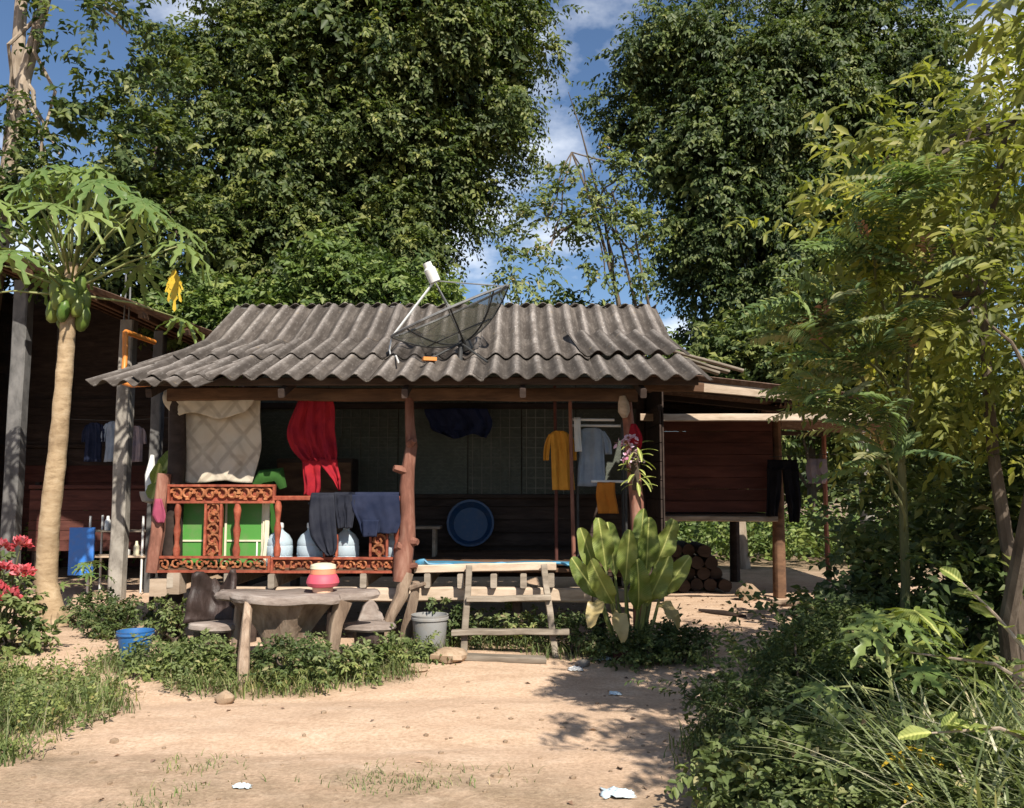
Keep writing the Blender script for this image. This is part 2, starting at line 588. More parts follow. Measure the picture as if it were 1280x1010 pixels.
def roof_mat():
    t = NT('fibre_cement')
    uv = t.coords('Object', (1, .25, 1))
    streak = t.noise(t.coords('Object', (9, .7, 1)), 2.0, 6, .65, .2)
    blot = t.noise(t.coords('Object', (1, 1, 1), (2, 4, 1)), 2.4, 6, .68)
    fine = t.noise(uv, 45, 5, .7)
    c = t.ramp(streak, [(.25, (.06, .052, .046)), (.5, (.145, .128, .115)), (.75, (.33, .30, .275))])
    c = t.mix(t.ramp(blot, [(.40, 0), (.62, .85)]), c, (.075, .064, .056))
    c = t.mix(t.ramp(fine, [(.55, 0), (.72, .55)]), c, (.36, .345, .325))
    # the crests are washed paler, the troughs hold dirt
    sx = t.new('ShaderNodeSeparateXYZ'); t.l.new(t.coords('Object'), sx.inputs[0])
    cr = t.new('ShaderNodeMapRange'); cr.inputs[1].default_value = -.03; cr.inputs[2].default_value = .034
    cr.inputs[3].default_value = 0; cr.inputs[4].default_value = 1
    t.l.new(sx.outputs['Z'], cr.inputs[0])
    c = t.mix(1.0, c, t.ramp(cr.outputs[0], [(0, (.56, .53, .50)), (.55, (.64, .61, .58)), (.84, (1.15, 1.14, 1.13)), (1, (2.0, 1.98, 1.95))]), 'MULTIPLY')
    rv = t.ramp(t.obj_random(), [(0, .74), (1, 1.2)])
    c = t.mix(1.0, c, rv, 'MULTIPLY')
    mo = t.noise(t.coords('Object', (1, 1, 1), (7, 1, 2)), 6, 4, .6)
    c = t.mix(t.ramp(mo, [(.66, 0), (.74, .6)]), c, (.20, .15, .09))
    t.color(c)
    t.p.inputs['Roughness'].default_value = .92
    t.p.inputs['Specular IOR Level'].default_value = .2
    t.bump(fine, .45, .006)
    return t.m


def mesh_screen_mat():
    t = NT('dish_mesh')
    t.p.inputs['Base Color'].default_value = (.10, .10, .065, 1)
    t.p.inputs['Roughness'].default_value = .5
    t.p.inputs['Metallic'].default_value = .3
    tr = t.new('ShaderNodeBsdfTransparent')
    n = t.noise(t.coords('Object'), 60, 2, .5)
    mx = t.new('ShaderNodeMixShader')
    t.l.new(t.ramp(n, [(.3, .42), (.7, .62)]), mx.inputs[0])
    t.l.new(t.p.outputs[0], mx.inputs[1]); t.l.new(tr.outputs[0], mx.inputs[2]); t.l.new(mx.outputs[0], t.out.inputs['Surface'])
    return t.m


def blanket_mat():
    t = NT('patterned_blanket')
    v = t.coords('Object')
    vo = t.new('ShaderNodeTexVoronoi', feature='DISTANCE_TO_EDGE'); vo.inputs['Scale'].default_value = 4.5
    t.l.new(t.coords('Object', (1, .01, 1)), vo.inputs['Vector'])
    lines = []
    for sg in (1, -1):
        w = t.new('ShaderNodeTexWave', wave_type='BANDS', bands_direction='X'); w.inputs['Scale'].default_value = 1.55; w.inputs['Distortion'].default_value = .6
        t.l.new(t.coords('Object', (1, .01, 1), (0, 0, 0), (0, R(40 * sg), 0)), w.inputs[0]); lines.append(w.outputs['Fac'])
    ln = t.mix(1.0, lines[0], lines[1], 'LIGHTEN')
    c = t.mix(t.ramp(vo.outputs['Distance'], [(.03, .5), (.10, 0)]), (.50, .43, .33), (.36, .30, .23))
    c = t.mix(t.ramp(ln, [(.86, 0), (.97, .55)]), c, (.24, .20, .15))
    c = t.mix(t.ramp(t.noise(v, 6, 5, .6), [(.4, 0), (.8, .5)]), c, (.58, .53, .44))
    t.color(c)
    t.p.inputs['Roughness'].default_value = .95
    t.bump(t.noise(v, 70, 3, .6), .2, .004)
    return t.m


def woven_mat(name, a, b):
    t = NT(name)
    w1 = t.new('ShaderNodeTexBrick'); w1.inputs['Scale'].default_value = 14
    w1.inputs['Mortar Size'].default_value = .03; w1.inputs['Brick Width'].default_value = .5; w1.inputs['Row Height'].default_value = .25
    t.l.new(t.coords('Object', (1, 1, 1), (0, 0, 0), (R(90), 0, 0)), w1.inputs['Vector'])
    w1.inputs['Color1'].default_value = (*a, 1); w1.inputs['Color2'].default_value = (*b, 1); w1.inputs['Mortar'].default_value = (.03, .03, .025, 1)
    n = t.noise(t.coords('Object'), 3, 6, .6)
    c = t.mix(t.ramp(n, [(.35, .0), (.75, .7)]), w1.outputs['Color'], tuple(x * .45 for x in a))
    t.color(c)
    t.p.inputs['Roughness'].default_value = .8
    t.bump(w1.outputs['Fac'], .4, .004)
    return t.m


def bark_mat(name, a, b, c, scale=9):
    return weathered(name, a, b, c, scale, (1, 1, .28), .9, .8, .02)


M = {}
M['dirt'] = dirt_mat()
M['roof'] = roof_mat()
M['rust'] = weathered('rusty_sheet', (.07, .04, .028), (.14, .085, .06), (.22, .17, .14), 5, (1, 3, 1))
M['wood_grey'] = weathered('grey_wood', (.13, .105, .08), (.30, .25, .195), (.44, .38, .31), 9, (.35, 1.6, 1.6))
M['wood_pale'] = weathered('pale_wood', (.26, .19, .13), (.46, .36, .27), (.60, .49, .39), 8, (.35, 1.6, 1.6))
M['wood_brown'] = weathered('brown_wood', (.06, .032, .02), (.14, .075, .042), (.23, .13, .075), 9, (.35, 1.6, 1.6))
M['wood_dark'] = weathered('dark_wood', (.022, .015, .012), (.05, .033, .026), (.085, .058, .045), 9, (.35, 1.6, 1.6))
M['wall_red'] = weathered('red_brown_board', (.05, .018, .014), (.105, .036, .027), (.16, .06, .043), 7, (.3, 1.6, 1.6))
M['post_red'] = weathered('red_brown_trunk', (.10, .04, .026), (.27, .115, .078), (.42, .24, .175), 9, (1.4, 1.4, .4), .8)
M['carved'] = weathered('red_carved_wood', (.12, .028, .016), (.33, .075, .038), (.46, .16, .09), 13, (1, 1, 1), .7, .5, .01)
M['scroll'] = weathered('carved_scroll_wood', (.14, .05, .022), (.36, .12, .05), (.50, .27, .12), 15, (1, 1, 1), .75)
M['concrete'] = weathered('concrete', (.12, .105, .09), (.30, .275, .24), (.44, .41, .36), 7, (1, 1, .6), .92, .5, .012)
M['concrete_dk'] = weathered('grey_concrete', (.07, .068, .066), (.17, .165, .16), (.26, .25, .24), 6, (1, 1, .6), .92)
M['stone'] = weathered('stone', (.20, .135, .085), (.38, .275, .185), (.52, .41, .31), 8, (1, 1, 1), .92)
M['root'] = weathered('root_wood', (.10, .065, .045), (.29, .21, .15), (.47, .37, .28), 8, (1.3, 1.3, .35), .85, .9, .02)
M['root_top'] = weathered('weathered_slab', (.12, .09, .075), (.27, .22, .19), (.43, .38, .34), 7, (.5, 1.6, 1.6), .8, .8, .015)
M['root_dark'] = weathered('dark_root_wood', (.018, .012, .010), (.055, .035, .03), (.14, .105, .095), 7, (1, 1, .5), .5, .8, .02)
M['bark'] = bark_mat('bark', (.05, .036, .026), (.13, .10, .075), (.23, .19, .15))
M['bark_pale'] = bark_mat('pale_bark', (.16, .12, .085), (.36, .29, .22), (.52, .45, .37))
M['bark_green'] = bark_mat('green_bark', (.05, .055, .025), (.13, .14, .06), (.22, .21, .11))
M['papaya_bark'] = weathered('papaya_bark', (.20, .135, .075), (.40, .29, .175), (.54, .42, .28), 7, (1, 1, 2.2), .85, .7, .015)
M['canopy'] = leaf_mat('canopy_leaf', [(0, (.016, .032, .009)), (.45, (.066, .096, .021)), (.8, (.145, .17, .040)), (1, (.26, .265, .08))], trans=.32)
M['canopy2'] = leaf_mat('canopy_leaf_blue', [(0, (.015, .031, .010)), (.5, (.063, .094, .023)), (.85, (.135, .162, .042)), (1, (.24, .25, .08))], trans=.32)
M['shrub'] = leaf_mat('shrub_leaf', [(0, (.045, .08, .015)), (.5, (.10, .15, .03)), (1, (.21, .25, .06))])
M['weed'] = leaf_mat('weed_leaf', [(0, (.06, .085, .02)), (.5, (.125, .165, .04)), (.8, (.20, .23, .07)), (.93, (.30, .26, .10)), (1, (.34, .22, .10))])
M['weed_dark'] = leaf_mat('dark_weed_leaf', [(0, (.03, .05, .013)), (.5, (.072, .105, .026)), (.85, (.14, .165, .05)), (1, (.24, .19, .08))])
M['yellow_leaf'] = leaf_mat('yellow_green_leaf', [(0, (.08, .10, .018)), (.45, (.18, .20, .035)), (.8, (.29, .295, .055)), (1, (.46, .42, .12))], trans=.45)
M['pinnate'] = leaf_mat('pinnate_leaf', [(0, (.07, .12, .03)), (.55, (.17, .23, .07)), (.8, (.30, .28, .11)), (1, (.52, .24, .13))], trans=.36)
M['grass'] = leaf_mat('grass_blade', [(0, (.07, .105, .022)), (.5, (.14, .185, .045)), (.85, (.22, .235, .075)), (1, (.38, .31, .15))], rough=.55)
M['long_grass'] = leaf_mat('long_grass_blade', [(0, (.09, .12, .03)), (.5, (.23, .27, .085)), (.9, (.38, .40, .17)), (1, (.55, .48, .28))], rough=.4, spec=.6)
M['petal_red'] = leaf_mat('red_petal', [(0, (.42, .045, .04)), (.6, (.60, .10, .09)), (1, (.68, .25, .2))], rough=.6)
M['petal_pink'] = leaf_mat('pink_petal', [(0, (.42, .14, .18)), (.5, (.62, .42, .40)), (1, (.7, .62, .56))], rough=.6)
M['dead_leaf'] = leaf_mat('dead_leaf', [(0, (.07, .042, .022)), (.5, (.18, .115, .06)), (1, (.32, .23, .13))], rough=.8, trans=.1)
M['papaya_leaf'] = big_leaf_mat('papaya_leaf', (.10, .165, .045), (.21, .27, .08), (.26, .31, .12))
M['papaya_yellow'] = big_leaf_mat('yellow_papaya_leaf', (.60, .40, .03), (.68, .47, .05), (.45, .28, .03))
M['papaya_fruit'] = big_leaf_mat('papaya_fruit', (.06, .12, .02), (.15, .18, .035), (.20, .22, .06), .4, .02)
M['petiole'] = big_leaf_mat('petiole', (.16, .20, .06), (.26, .27, .11), (.12, .15, .05), .5, .05)
M['broad_leaf'] = big_leaf_mat('broad_leaf', (.11, .165, .03), (.27, .31, .075), (.38, .38, .13), .52, .3, .006)
M['tan_leaf'] = big_leaf_mat('tan_leaf', (.40, .30, .11), (.52, .42, .2), (.3, .2, .09))
M['metal_grey'] = weathered('grey_metal', (.10, .10, .10), (.20, .20, .20), (.32, .32, .31), 8, rough=.5)
M['metal_dark'] = weathered('dark_metal', (.025, .025, .025), (.05, .05, .048), (.09, .085, .08), 8, rough=.5)
M['dish_mesh'] = mesh_screen_mat()
M['white_plastic'] = plastic('white_plastic', (.68, .68, .66))
M['orange_pvc'] = plastic('orange_pipe', (.62, .21, .03), .45)
M['blue_plastic'] = plastic('blue_plastic', (.025, .12, .32), .4)
M['basin'] = plastic('basin_blue', (.014, .055, .14), .5)
M['blue_mat'] = plastic('blue_mat', (.05, .22, .36), .5, .6)
M['blue_panel'] = plastic('blue_panel', (.03, .17, .55), .5)
M['pink_plastic'] = plastic('pink_plastic', (.50, .07, .11), .6, .35)
M['orange_plastic'] = plastic('orange_plastic', (.62, .22, .12), .6, .3)
M['peach_plastic'] = plastic('peach_plastic', (.70, .42, .28), .45, .2)
M['grey_plastic'] = plastic('grey_plastic', (.25, .25, .245), .55, .6)
M['jug'] = plastic('clear_jug', (.62, .74, .82), .25, .05, .45)
M['green_paint'] = plastic('green_paint', (.06, .23, .035), .6, .45)
M['cream_paint'] = plastic('cream_paint', (.62, .58, .42), .6, .4)
M['blanket'] = blanket_mat()
M['red_cloth'] = cloth_mat('red_cloth', (.36, .02, .027), (.22, .012, .026))
M['navy_cloth'] = cloth_mat('navy_cloth', (.014, .02, .045), (.03, .036, .068))
M['slate_cloth'] = cloth_mat('slate_cloth', (.016, .018, .028), (.036, .038, .05))
M['black_cloth'] = cloth_mat('black_cloth', (.008, .008, .011), (.016, .015, .018))
M['mustard_cloth'] = cloth_mat('mustard_cloth', (.62, .30, .05), (.48, .22, .03))
M['white_cloth'] = cloth_mat('white_cloth', (.66, .68, .68), (.5, .52, .54))
M['greyblue_cloth'] = cloth_mat('greyblue_cloth', (.36, .43, .52), (.25, .30, .38))
M['rust_cloth'] = cloth_mat('rust_cloth', (.55, .20, .03), (.40, .13, .02))
M['blue_net'] = cloth_mat('blue_net', (.035, .045, .11), (.02, .028, .07), trans=.3)
M['pink_cloth'] = cloth_mat('pink_cloth', (.36, .075, .13))
M['green_cloth'] = cloth_mat('green_cloth', (.05, .14, .03), (.03, .08, .02))
M['mixed_cloth'] = cloth_mat('mixed_cloth', (.22, .2, .25), (.45, .35, .33))
M['woven'] = woven_mat('woven_wall', (.13, .145, .115), (.08, .092, .075))
M['lattice'] = weathered('lattice_strip', (.10, .10, .08), (.17, .17, .14), (.24, .235, .2), 8)

# ------------------------------------------------------------------ ground
# patches where weeds grow: (x, y, radius x, radius y, density)
PATCH = [(-4.1, 6.4, 1.35, 1.15, 1.0), (-3.6, 5.35, .75, .55, .8), (-5.2, 7.4, 1.0, .8, .9), (-3.0, 7.75, .62, .32, .9), (-2.1, 7.35, .8, .38, 1.0), (-1.35, 7.6, .6, .35, .9),
         (-.95, 8.15, .45, .3, .8), (-.2, 8.55, .8, .22, .8), (.7, 8.35, .6, .25, .8), (1.3, 8.4, .6, .4, .9),
         (1.9, 5.3, .95, .95, 1.0), (2.7, 7.0, .95, 1.6, 1.0), (2.4, 4.0, 1.2, 1.1, 1.0), (-4.6, 10.3, 1.2, .8, .6)]


def weedy(x, y):
    d = np.zeros(np.broadcast(x, y).shape)
    for a, b, rx, ry, k in PATCH:
        q = ((x - a) / rx) ** 2 + ((y - b) / ry) ** 2
        d = np.maximum(d, k * (1 - sstep(.55, 1.25, q)))
    return d


def axis_coords(lo, hi, step, far, n):
    g = np.geomspace(1, far / max(abs(hi), 1), n)[1:]
    a = np.arange(lo, hi + step / 2, step)
    e = np.cumsum(np.geomspace(step * 1.6, far / 4, n))
    return np.concatenate([lo - e[::-1], a, hi + e])


gx = axis_coords(-7.5, 7.5, .055, 260, 22)
gy = axis_coords(3.2, 13.2, .05, 260, 22)
GX, GY = np.meshgrid(gx, gy)
GZ = gz(GX, GY)
V = np.stack([GX.ravel(), GY.ravel(), GZ.ravel()], 1)
nx, ny = len(gx), len(gy)
ii = (np.arange(ny - 1)[:, None] * nx + np.arange(nx - 1)[None, :]).ravel()
Q = np.stack([ii, ii + 1, ii + nx + 1, ii + nx], 1)
ground = np_mesh('ground', V, Q, None, M['dirt'], smooth=True, kind='structure', origin=(0, 0, 0))
soil = weedy(GX, GY) * .85
soil = np.maximum(soil, sstep(13.5, 17, GY) * .9)
soil = np.maximum(soil, sstep(2.6, 4.2, GX) * (1 - sstep(9, 11, GY)) * .8)
soil = np.maximum(soil, .55 * (1 - sstep(4.9, 5.6, GY + .25 * GX + vnoise(GX * .8, GY * .8, 9))))
at = ground.data.attributes.new('soil', 'FLOAT', 'POINT')
at.data.foreach_set('value', soil.ravel().astype(np.float32))

# ------------------------------------------------------------------ corrugated sheets
PITCH = 0.206


def sheet_mesh(name, waves, length, ny_=3, amp=.031, th=.008):
    nxs = int(waves * 8)
    vs = []; fs = []
    for lay in (0, 1):
        for j in range(ny_ + 1):
            for i in range(nxs + 1):
                x = i / nxs * waves * PITCH
                vs.append((x, length * j / ny_, amp * math.cos(2 * PI * x / PITCH + .6) - lay * th))
    n = (nxs + 1) * (ny_ + 1)
    for j in range(ny_):
        for i in range(nxs):
            a = j * (nxs + 1) + i
            fs.append((a, a + 1, a + nxs + 2, a + nxs + 1)); fs.append((a + n + nxs + 1, a + n + nxs + 2, a + n + 1, a + n))
    for i in range(nxs):
        b = ny_ * (nxs + 1) + i
        fs.append((i + n, i + 1 + n, i + 1, i)); fs.append((b, b + 1, b + 1 + n, b + n))
    for j in range(ny_):
        a = j * (nxs + 1); b = a + nxs
        fs.append((a, a + nxs + 1, a + nxs + 1 + n, a + n)); fs.append((b + n, b + nxs + 1 + n, b + nxs + 1, b))
    me = bpy.data.meshes.new(name)
    me.from_pydata(vs, [], fs)
    me.polygons.foreach_set('use_smooth', [True] * len(me.polygons))
    me.set_sharp_from_angle(angle=R(50))
    return me


def put_sheet(me, parent, loc, xdir, ydir, roll=0.0, name='roof_sheet', tilt=0.0):
    xd = Vector(xdir).normalized(); yd = Vector(ydir); yd = (yd - xd * yd.dot(xd)).normalized(); zd = xd.cross(yd)
    m = Matrix((xd, yd, zd)).transposed().to_4x4()
    m = m @ Matrix.Rotation(roll, 4, 'Z') @ Matrix.Rotation(tilt, 4, 'X')
    o = bpy.data.objects.new(name, me); col.objects.link(o)
    o.parent = parent
    m.translation = Vector(loc) - WO[parent.name]
    o.matrix_local = m
    return o


# ------------------------------------------------------------------ the house on stilts
house = thing('wooden_house', (-.8, 10.0, g1(-.8, 10)), 'low open-fronted wooden house on stilts with grey corrugated roof and carved red railing', 'house')
H = house

# roof: purlins and rafters as children of the roof, sheets on them
def roof_z(y):
    if y < 9.92: return 2.60 + (y - 7.95) * .327
    if y < 10.97: return 3.244 + (y - 9.92) * .565
    return 3.838 - (y - 10.97) * .41


rb = MB()
for y in (8.15, 9.0, 9.8, 10.85, 12.2, 13.6):
    rb.plank((-3.45, y, roof_z(y) - .085), (1.72, y, roof_z(y) - .085), .05, .07, segs=6, jit=.006)
roof = rb.build('roof', M['wood_dark'], H)
for x in (-3.3, -2.1, -.98, .1, 1.2):
    r = MB()
    r.plank((x, 8.02, roof_z(8.02) - .165), (x, 9.95, roof_z(9.95) - .165), .055, .085, segs=3, jit=.004)
    r.plank((x, 9.9, roof_z(9.9) - .165), (x, 10.97, roof_z(10.97) - .165), .055, .085, segs=2, jit=.004)
    r.plank((x, 10.97, roof_z(10.97) - .165), (x, 13.9, roof_z(13.9) - .165), .055, .085, segs=3, jit=.004)
    r.build('rafter', M['wood_dark'], roof)
LOW = sheet_mesh('lower_sheet', 5.5, 1.14)
UPP = sheet_mesh('upper_sheet', 5.5, 1.26)
BAK = sheet_mesh('rear_sheet', 5.5, 3.4)
for me in (LOW, UPP, BAK): me.materials.append(M['roof'])
rs = random.Random(5)
ylo = (0, math.cos(math.atan(.327)), math.sin(math.atan(.327)))
yup = (0, math.cos(math.atan(.565)), math.sin(math.atan(.565)))
ybk = (0, -math.cos(math.atan(.41)), math.sin(math.atan(.41)))
for i in range(5):
    x = -3.44 + i * 1.03
    lift = (i % 2) * .012
    for k in range(2):
        y = 7.93 + rs.uniform(-.03, .03) + k * (.95 + rs.uniform(-.02, .02))
        rot = R(rs.uniform(-.7, .7)); dz = 0; ti = 0
        if (i, k) == (4, 1): rot = R(4.0); dz = .035; ti = R(2.2)
        if (i, k) == (3, 1): dz = .01; ti = R(.8)
        put_sheet(LOW, roof, (x + rs.uniform(-.012, .012), y, roof_z(y) + lift + k * .022 + dz), (1, 0, rs.uniform(-.006, .006)), ylo, rot, tilt=ti)
    y = 9.83
    put_sheet(UPP, roof, (x + rs.uniform(-.012, .012), y, 3.244 - .051 + lift + .045), (1, 0, rs.uniform(-.005, .005)), yup, R(rs.uniform(-.6, .6)))
    put_sheet(BAK, roof, (x + 1.03 + .1, 14.06, roof_z(14.06) + lift + .012), (-1, 0, 0), ybk, 0)
# the extra sheets pushed under at the left corner, splayed outwards
put_sheet(LOW, roof, (-3.86, 7.98, roof_z(7.98) - .055), (1, -.06, .02), ylo, R(-10))
put_sheet(LOW, roof, (-3.70, 8.70, roof_z(8.70) - .04), (1, -.06, .02), ylo, R(-7))
# a loose ridge of mortar and scraps along the top
mb = MB()
for i in range(30):
    x = -3.36 + i * .172 + rs.uniform(-.03, .03)
    mb.rock((x, 10.99 + rs.uniform(-.02, .02), 3.845 + rs.uniform(-.012, .012)), (.07, .05, .02), i, 6)
mb.build('ridge_mortar', M['concrete_dk'], roof)

# frame
b = MB(); b.plank((-3.35, 8.6, 2.51), (1.22, 8.6, 2.505), .075, .125, segs=8, jit=.006); b.build('beam', M['wood_brown'], H)
b = MB(); b.plank((1.2, 8.62, 2.60), (1.85, 8.5, 2.56), .06, .09, segs=3, jit=.006); b.build('beam', M['wood_brown'], H)
for x, y in ((-3.3, 11.0), (1.6, 11.0), (-3.3, 13.7), (1.6, 13.7)):
    t = MB(); t.tube([(x, y, g1(x, y) - .05), (x + .01, y, 1.5), (x, y, roof_z(y) - .2)], [.075, .07, .06], 8, .06); t.build('post', M['wood_dark'], H)
t = MB(); t.tube([(-3.27, 8.68, g1(-3.27, 8.68) - .05), (-3.29, 8.69, 1.2), (-3.27, 8.68, 1.9), (-3.29, 8.67, 2.5)], [.10, .085, .085, .08], 10, .08); t.build('post', M['wood_dark'], H)
# middle post: a peeled crooked trunk with knots
def crooked(pts, rad, knots, n=10):
    t = MB(); t.tube(pts, rad, n, .10)
    for (p, d, r) in knots:
        p = Vector(p); d = Vector(d)
        t.tube([p, p + d * .6, p + d], [r * 1.25, r, r * .75], 7, .12)
    return t
crooked([(-1.04, 8.52, .72), (-1.03, 8.53, .95), (-.99, 8.54, 1.15), (-1.0, 8.55, 1.35), (-1.01, 8.56, 1.6), (-1.0, 8.56, 1.8), (-.97, 8.57, 2.0), (-.99, 8.58, 2.2), (-1.0, 8.58, 2.47)],
        [.085, .09, .075, .072, .068, .066, .062, .05, .045],
        [((-1.02, 8.54, 1.76), (-.11, -.05, .03), .04), ((-.98, 8.53, 2.02), (.05, -.07, .04), .035), ((-1.0, 8.52, 1.02), (-.09, -.05, .04), .045), ((-.98, 8.52, 1.10), (.09, -.04, -.01), .04), ((-1.0, 8.53, .86), (.10, -.04, .01), .035)]).build('post', M['post_red'], H)
crooked([(-1.17, 8.42, g1(-1.1, 8.45) - .06), (-1.19, 8.43, .25), (-1.13, 8.45, .42), (-1.04, 8.48, .6), (-1.0, 8.52, .8)], [.055, .05, .055, .06, .075], [], 9).build('post_foot', M['root'], H)
crooked([(-1.02, 8.53, g1(-1.0, 8.5) - .06), (-.99, 8.53, .3), (-.92, 8.50, .58), (-.90, 8.47, .72)], [.06, .055, .045, .035], [((-.95, 8.47, .66), (.14, -.06, .05), .025)], 8).build('post_foot', M['root'], H)
# right post with a knob of pale wood at its head
t = MB(); t.tube([(1.24, 8.68, g1(1.24, 8.68) - .05), (1.23, 8.68, .9), (1.21, 8.68, 1.5), (1.16, 8.68, 2.0), (1.12, 8.66, 2.46)], [.08, .07, .068, .062, .055], 10, .08); t.build('post', M['post_red'], H)
t = MB(); t.tube([(1.09, 8.58, 2.28), (1.085, 8.57, 2.34), (1.08, 8.57, 2.42), (1.07, 8.57, 2.49)], [.025, .058, .052, .03], 9, .1); t.build('post_knob', M['wood_pale'], H)
# stumps under the sill
for i, (x, w) in enumerate(((-3.3, .17), (-2.55, .12), (-1.75, .12), (.05, .11), (.85, .12))):
    t = MB(); z0 = g1(x, 8.78)
    t.tube([(x, 8.80, z0 - .06), (x + .01, 8.8, .3), (x, 8.8, .53 if i else .62)], [w * .55, w * .5, w * .48], 8, .12); t.build('stump', M['root'] if i == 0 else M['wood_dark'], H)
t = MB(); t.box((-3.36, 8.62, .66), (.16, .18, .16), .1); t.build('block', M['wood_pale'], H)
t = MB(); t.box((-3.20, 8.60, .70), (.12, .15, .20), -.1); t.build('block', M['wood_pale'], H)
# sill: two long squared logs
t = MB(); t.plank((-2.95, 8.68, .59), (.76, 8.68, .585), .13, .135, segs=8, jit=.008); t.build('sill_beam', M['wood_pale'], H)
t = MB(); t.plank((.77, 8.70, .575), (1.46, 8.71, .57), .12, .125, segs=3, jit=.008); t.build('sill_beam', M['wood_grey'], H)
t = MB(); t.plank((-3.35, 10.95, .59), (1.5, 10.95, .59), .12, .12, segs=4, jit=.006); t.build('sill_beam', M['wood_dark'], H)
# joists, their ends showing above the sill
for x in (-3.25, -2.72, -2.28, -1.83, -1.42, -.82, -.50, -.18, .10, .36):
    t = MB(); x += rs.uniform(-.02, .02)
    t.plank((x, 8.54 + rs.uniform(-.03, .02), .725), (x, 11.05, .725), .06, .135, segs=2, jit=.004); t.build('joist', M['wood_grey'], H)
# floor boards
deck = MB(); deck.plank((-3.42, 8.655, .822), (1.05, 8.655, .822), .17, .045, segs=6, jit=.003); deck = deck.build('deck', M['wood_brown'], H)
for k in range(13):
    y = 8.84 + k * .181
    t = MB(); t.plank((-3.4 + rs.uniform(-.04, .02), y, .822 + rs.uniform(-.004, .004)), (1.25 + rs.uniform(-.05, .1), y, .822), .172, .035, segs=5, jit=.003); t.build('floor_board', M['wood_brown'], deck)
t = MB(); t.plank((-.93, 8.56, .835), (.42, 8.55, .862), .05, .075, segs=6, jit=.004); t.build('edge_board', M['wood_pale'], H)
# blue vinyl mat with a curled lip over the edge
t = MB(); t.grid(lambda u, v: (-.92 + 1.66 * u + .01 * math.sin(9 * v), 8.54 + (.30 + .08 * math.sin(u * 11)) * v, .872 + .012 * math.sin(u * 17) * (1 - v) + (.035 if (u < .07 and v < .05) else 0) + .012 * math.sin(u * 41) * max(0, .1 - v) * 10), 40, 14)
m_o = t.build('vinyl_mat', M['blue_mat'], None, 'blue vinyl floor mat along the open front edge of the deck', 'mat', thick=.02)

# rear and side walls
wall = MB(); wall.plank((-3.32, 11.02, 2.62), (1.62, 11.02, 2.62), .06, .07, segs=3, jit=.003); wall.plank((-3.32, 11.02, 1.50), (1.62, 11.02, 1.50), .05, .05, segs=3, jit=.003)
wall = wall.build('wall', M['wood_dark'], H)
xs = [-3.3, -2.3, -1.42, -.55, .12, .80, 1.6]
for i in range(6):
    t = MB(); t.box(((xs[i] + xs[i + 1]) / 2, 11.07 + .008 * (i % 2), 2.55), (xs[i + 1] - xs[i] - .012, .012, 2.06)); p = t.build('wall_panel', M['woven'], wall)
    t = MB()
    k = xs[i] + .06
    while k < xs[i + 1] - .04:
        t.box((k, 11.055, 2.1), (.012, .008, 1.16)); k += .115
    z = 1.6
    while z < 2.68:
        t.box(((xs[i] + xs[i + 1]) / 2, 11.046, z), (xs[i + 1] - xs[i] - .03, .008, .012)); z += .125
    if i in (1, 3, 4): t.build('lattice', M['lattice'], p)
t = MB(); t.box((-.85, 11.13, 2.05), (4.98, .02, 2.9)); t.build('light_block_sheet', M['wood_dark'], wall)  # unseen backing added to stop light leaking through the rear wall
for k in range(4):
    t = MB(); t.box((-.85, 11.07, .90 + .16 * k + .07), (4.86, .02, .152)); t.build('wall_board', M['wood_dark'], wall)
for x, mt in ((-3.36, 'wood_dark'), (1.66, 'wood_dark')):
    sw = MB(); sw.plank((x, 9.9 if x > 0 else 9.5, 2.5), (x, 13.8, 2.5), .05, .06); sw = sw.build('side_wall', M[mt], H)
    y0 = 9.9 if x > 0 else 9.5
    t = MB(); t.box((x + (.03 if x > 0 else -.03), (y0 + 13.8) / 2, 1.75), (.015, 13.8 - y0 - .02, 2.0)); t.build('light_block_sheet', M[mt], sw)  # added backing, keeps light out of the gaps between side boards
    n = 8
    for k in range(n):
        t = MB(); y0 = 9.9 if x > 0 else 9.5
        t.box((x, (y0 + 13.8) / 2, .85 + .21 * k + .1), (.02, 13.8 - y0, .202)); t.build('wall_board', M[mt], sw)

# carved railing
rail = MB(); rail.plank((-2.29, 8.56, 1.505), (-1.03, 8.55, 1.50), .045, .045, segs=5, jit=.004); rail = rail.build('railing', M['carved'], H)


def scrolls(x0, x1, z0, z1, y, n, vertical=False):
    """pierced scrollwork: pairs of spirals with small leaves, in a thin frame"""
    t = MB(); rr = random.Random(int(x0 * 100))
    for i in range(n):
        if vertical:
            cx = (x0 + x1) / 2; cz = z0 + (z1 - z0) * (i + .5) / n; s = (x1 - x0) / 2
        else:
            cx = x0 + (x1 - x0) * (i + .5) / n; cz = (z0 + z1) / 2; s = (z1 - z0) / 2
        fl = 1 if i % 2 else -1
        pts = []
        for k in range(13):
            a = k / 12 * 2 * PI * 1.15; q = s * (1.0 - .75 * k / 12)
            pts.append((cx + fl * q * math.cos(a), y + .006 * math.sin(k), cz + q * math.sin(a)))
        t.tube(pts, s * .20, 5)
        for k in range(3):
            a = rr.uniform(0, 6.28)
            t.rock((cx + s * .75 * math.cos(a), y - .006, cz + s * .75 * math.sin(a)), (s * .34, .014, s * .22), i * 3 + k, 6)
    return t


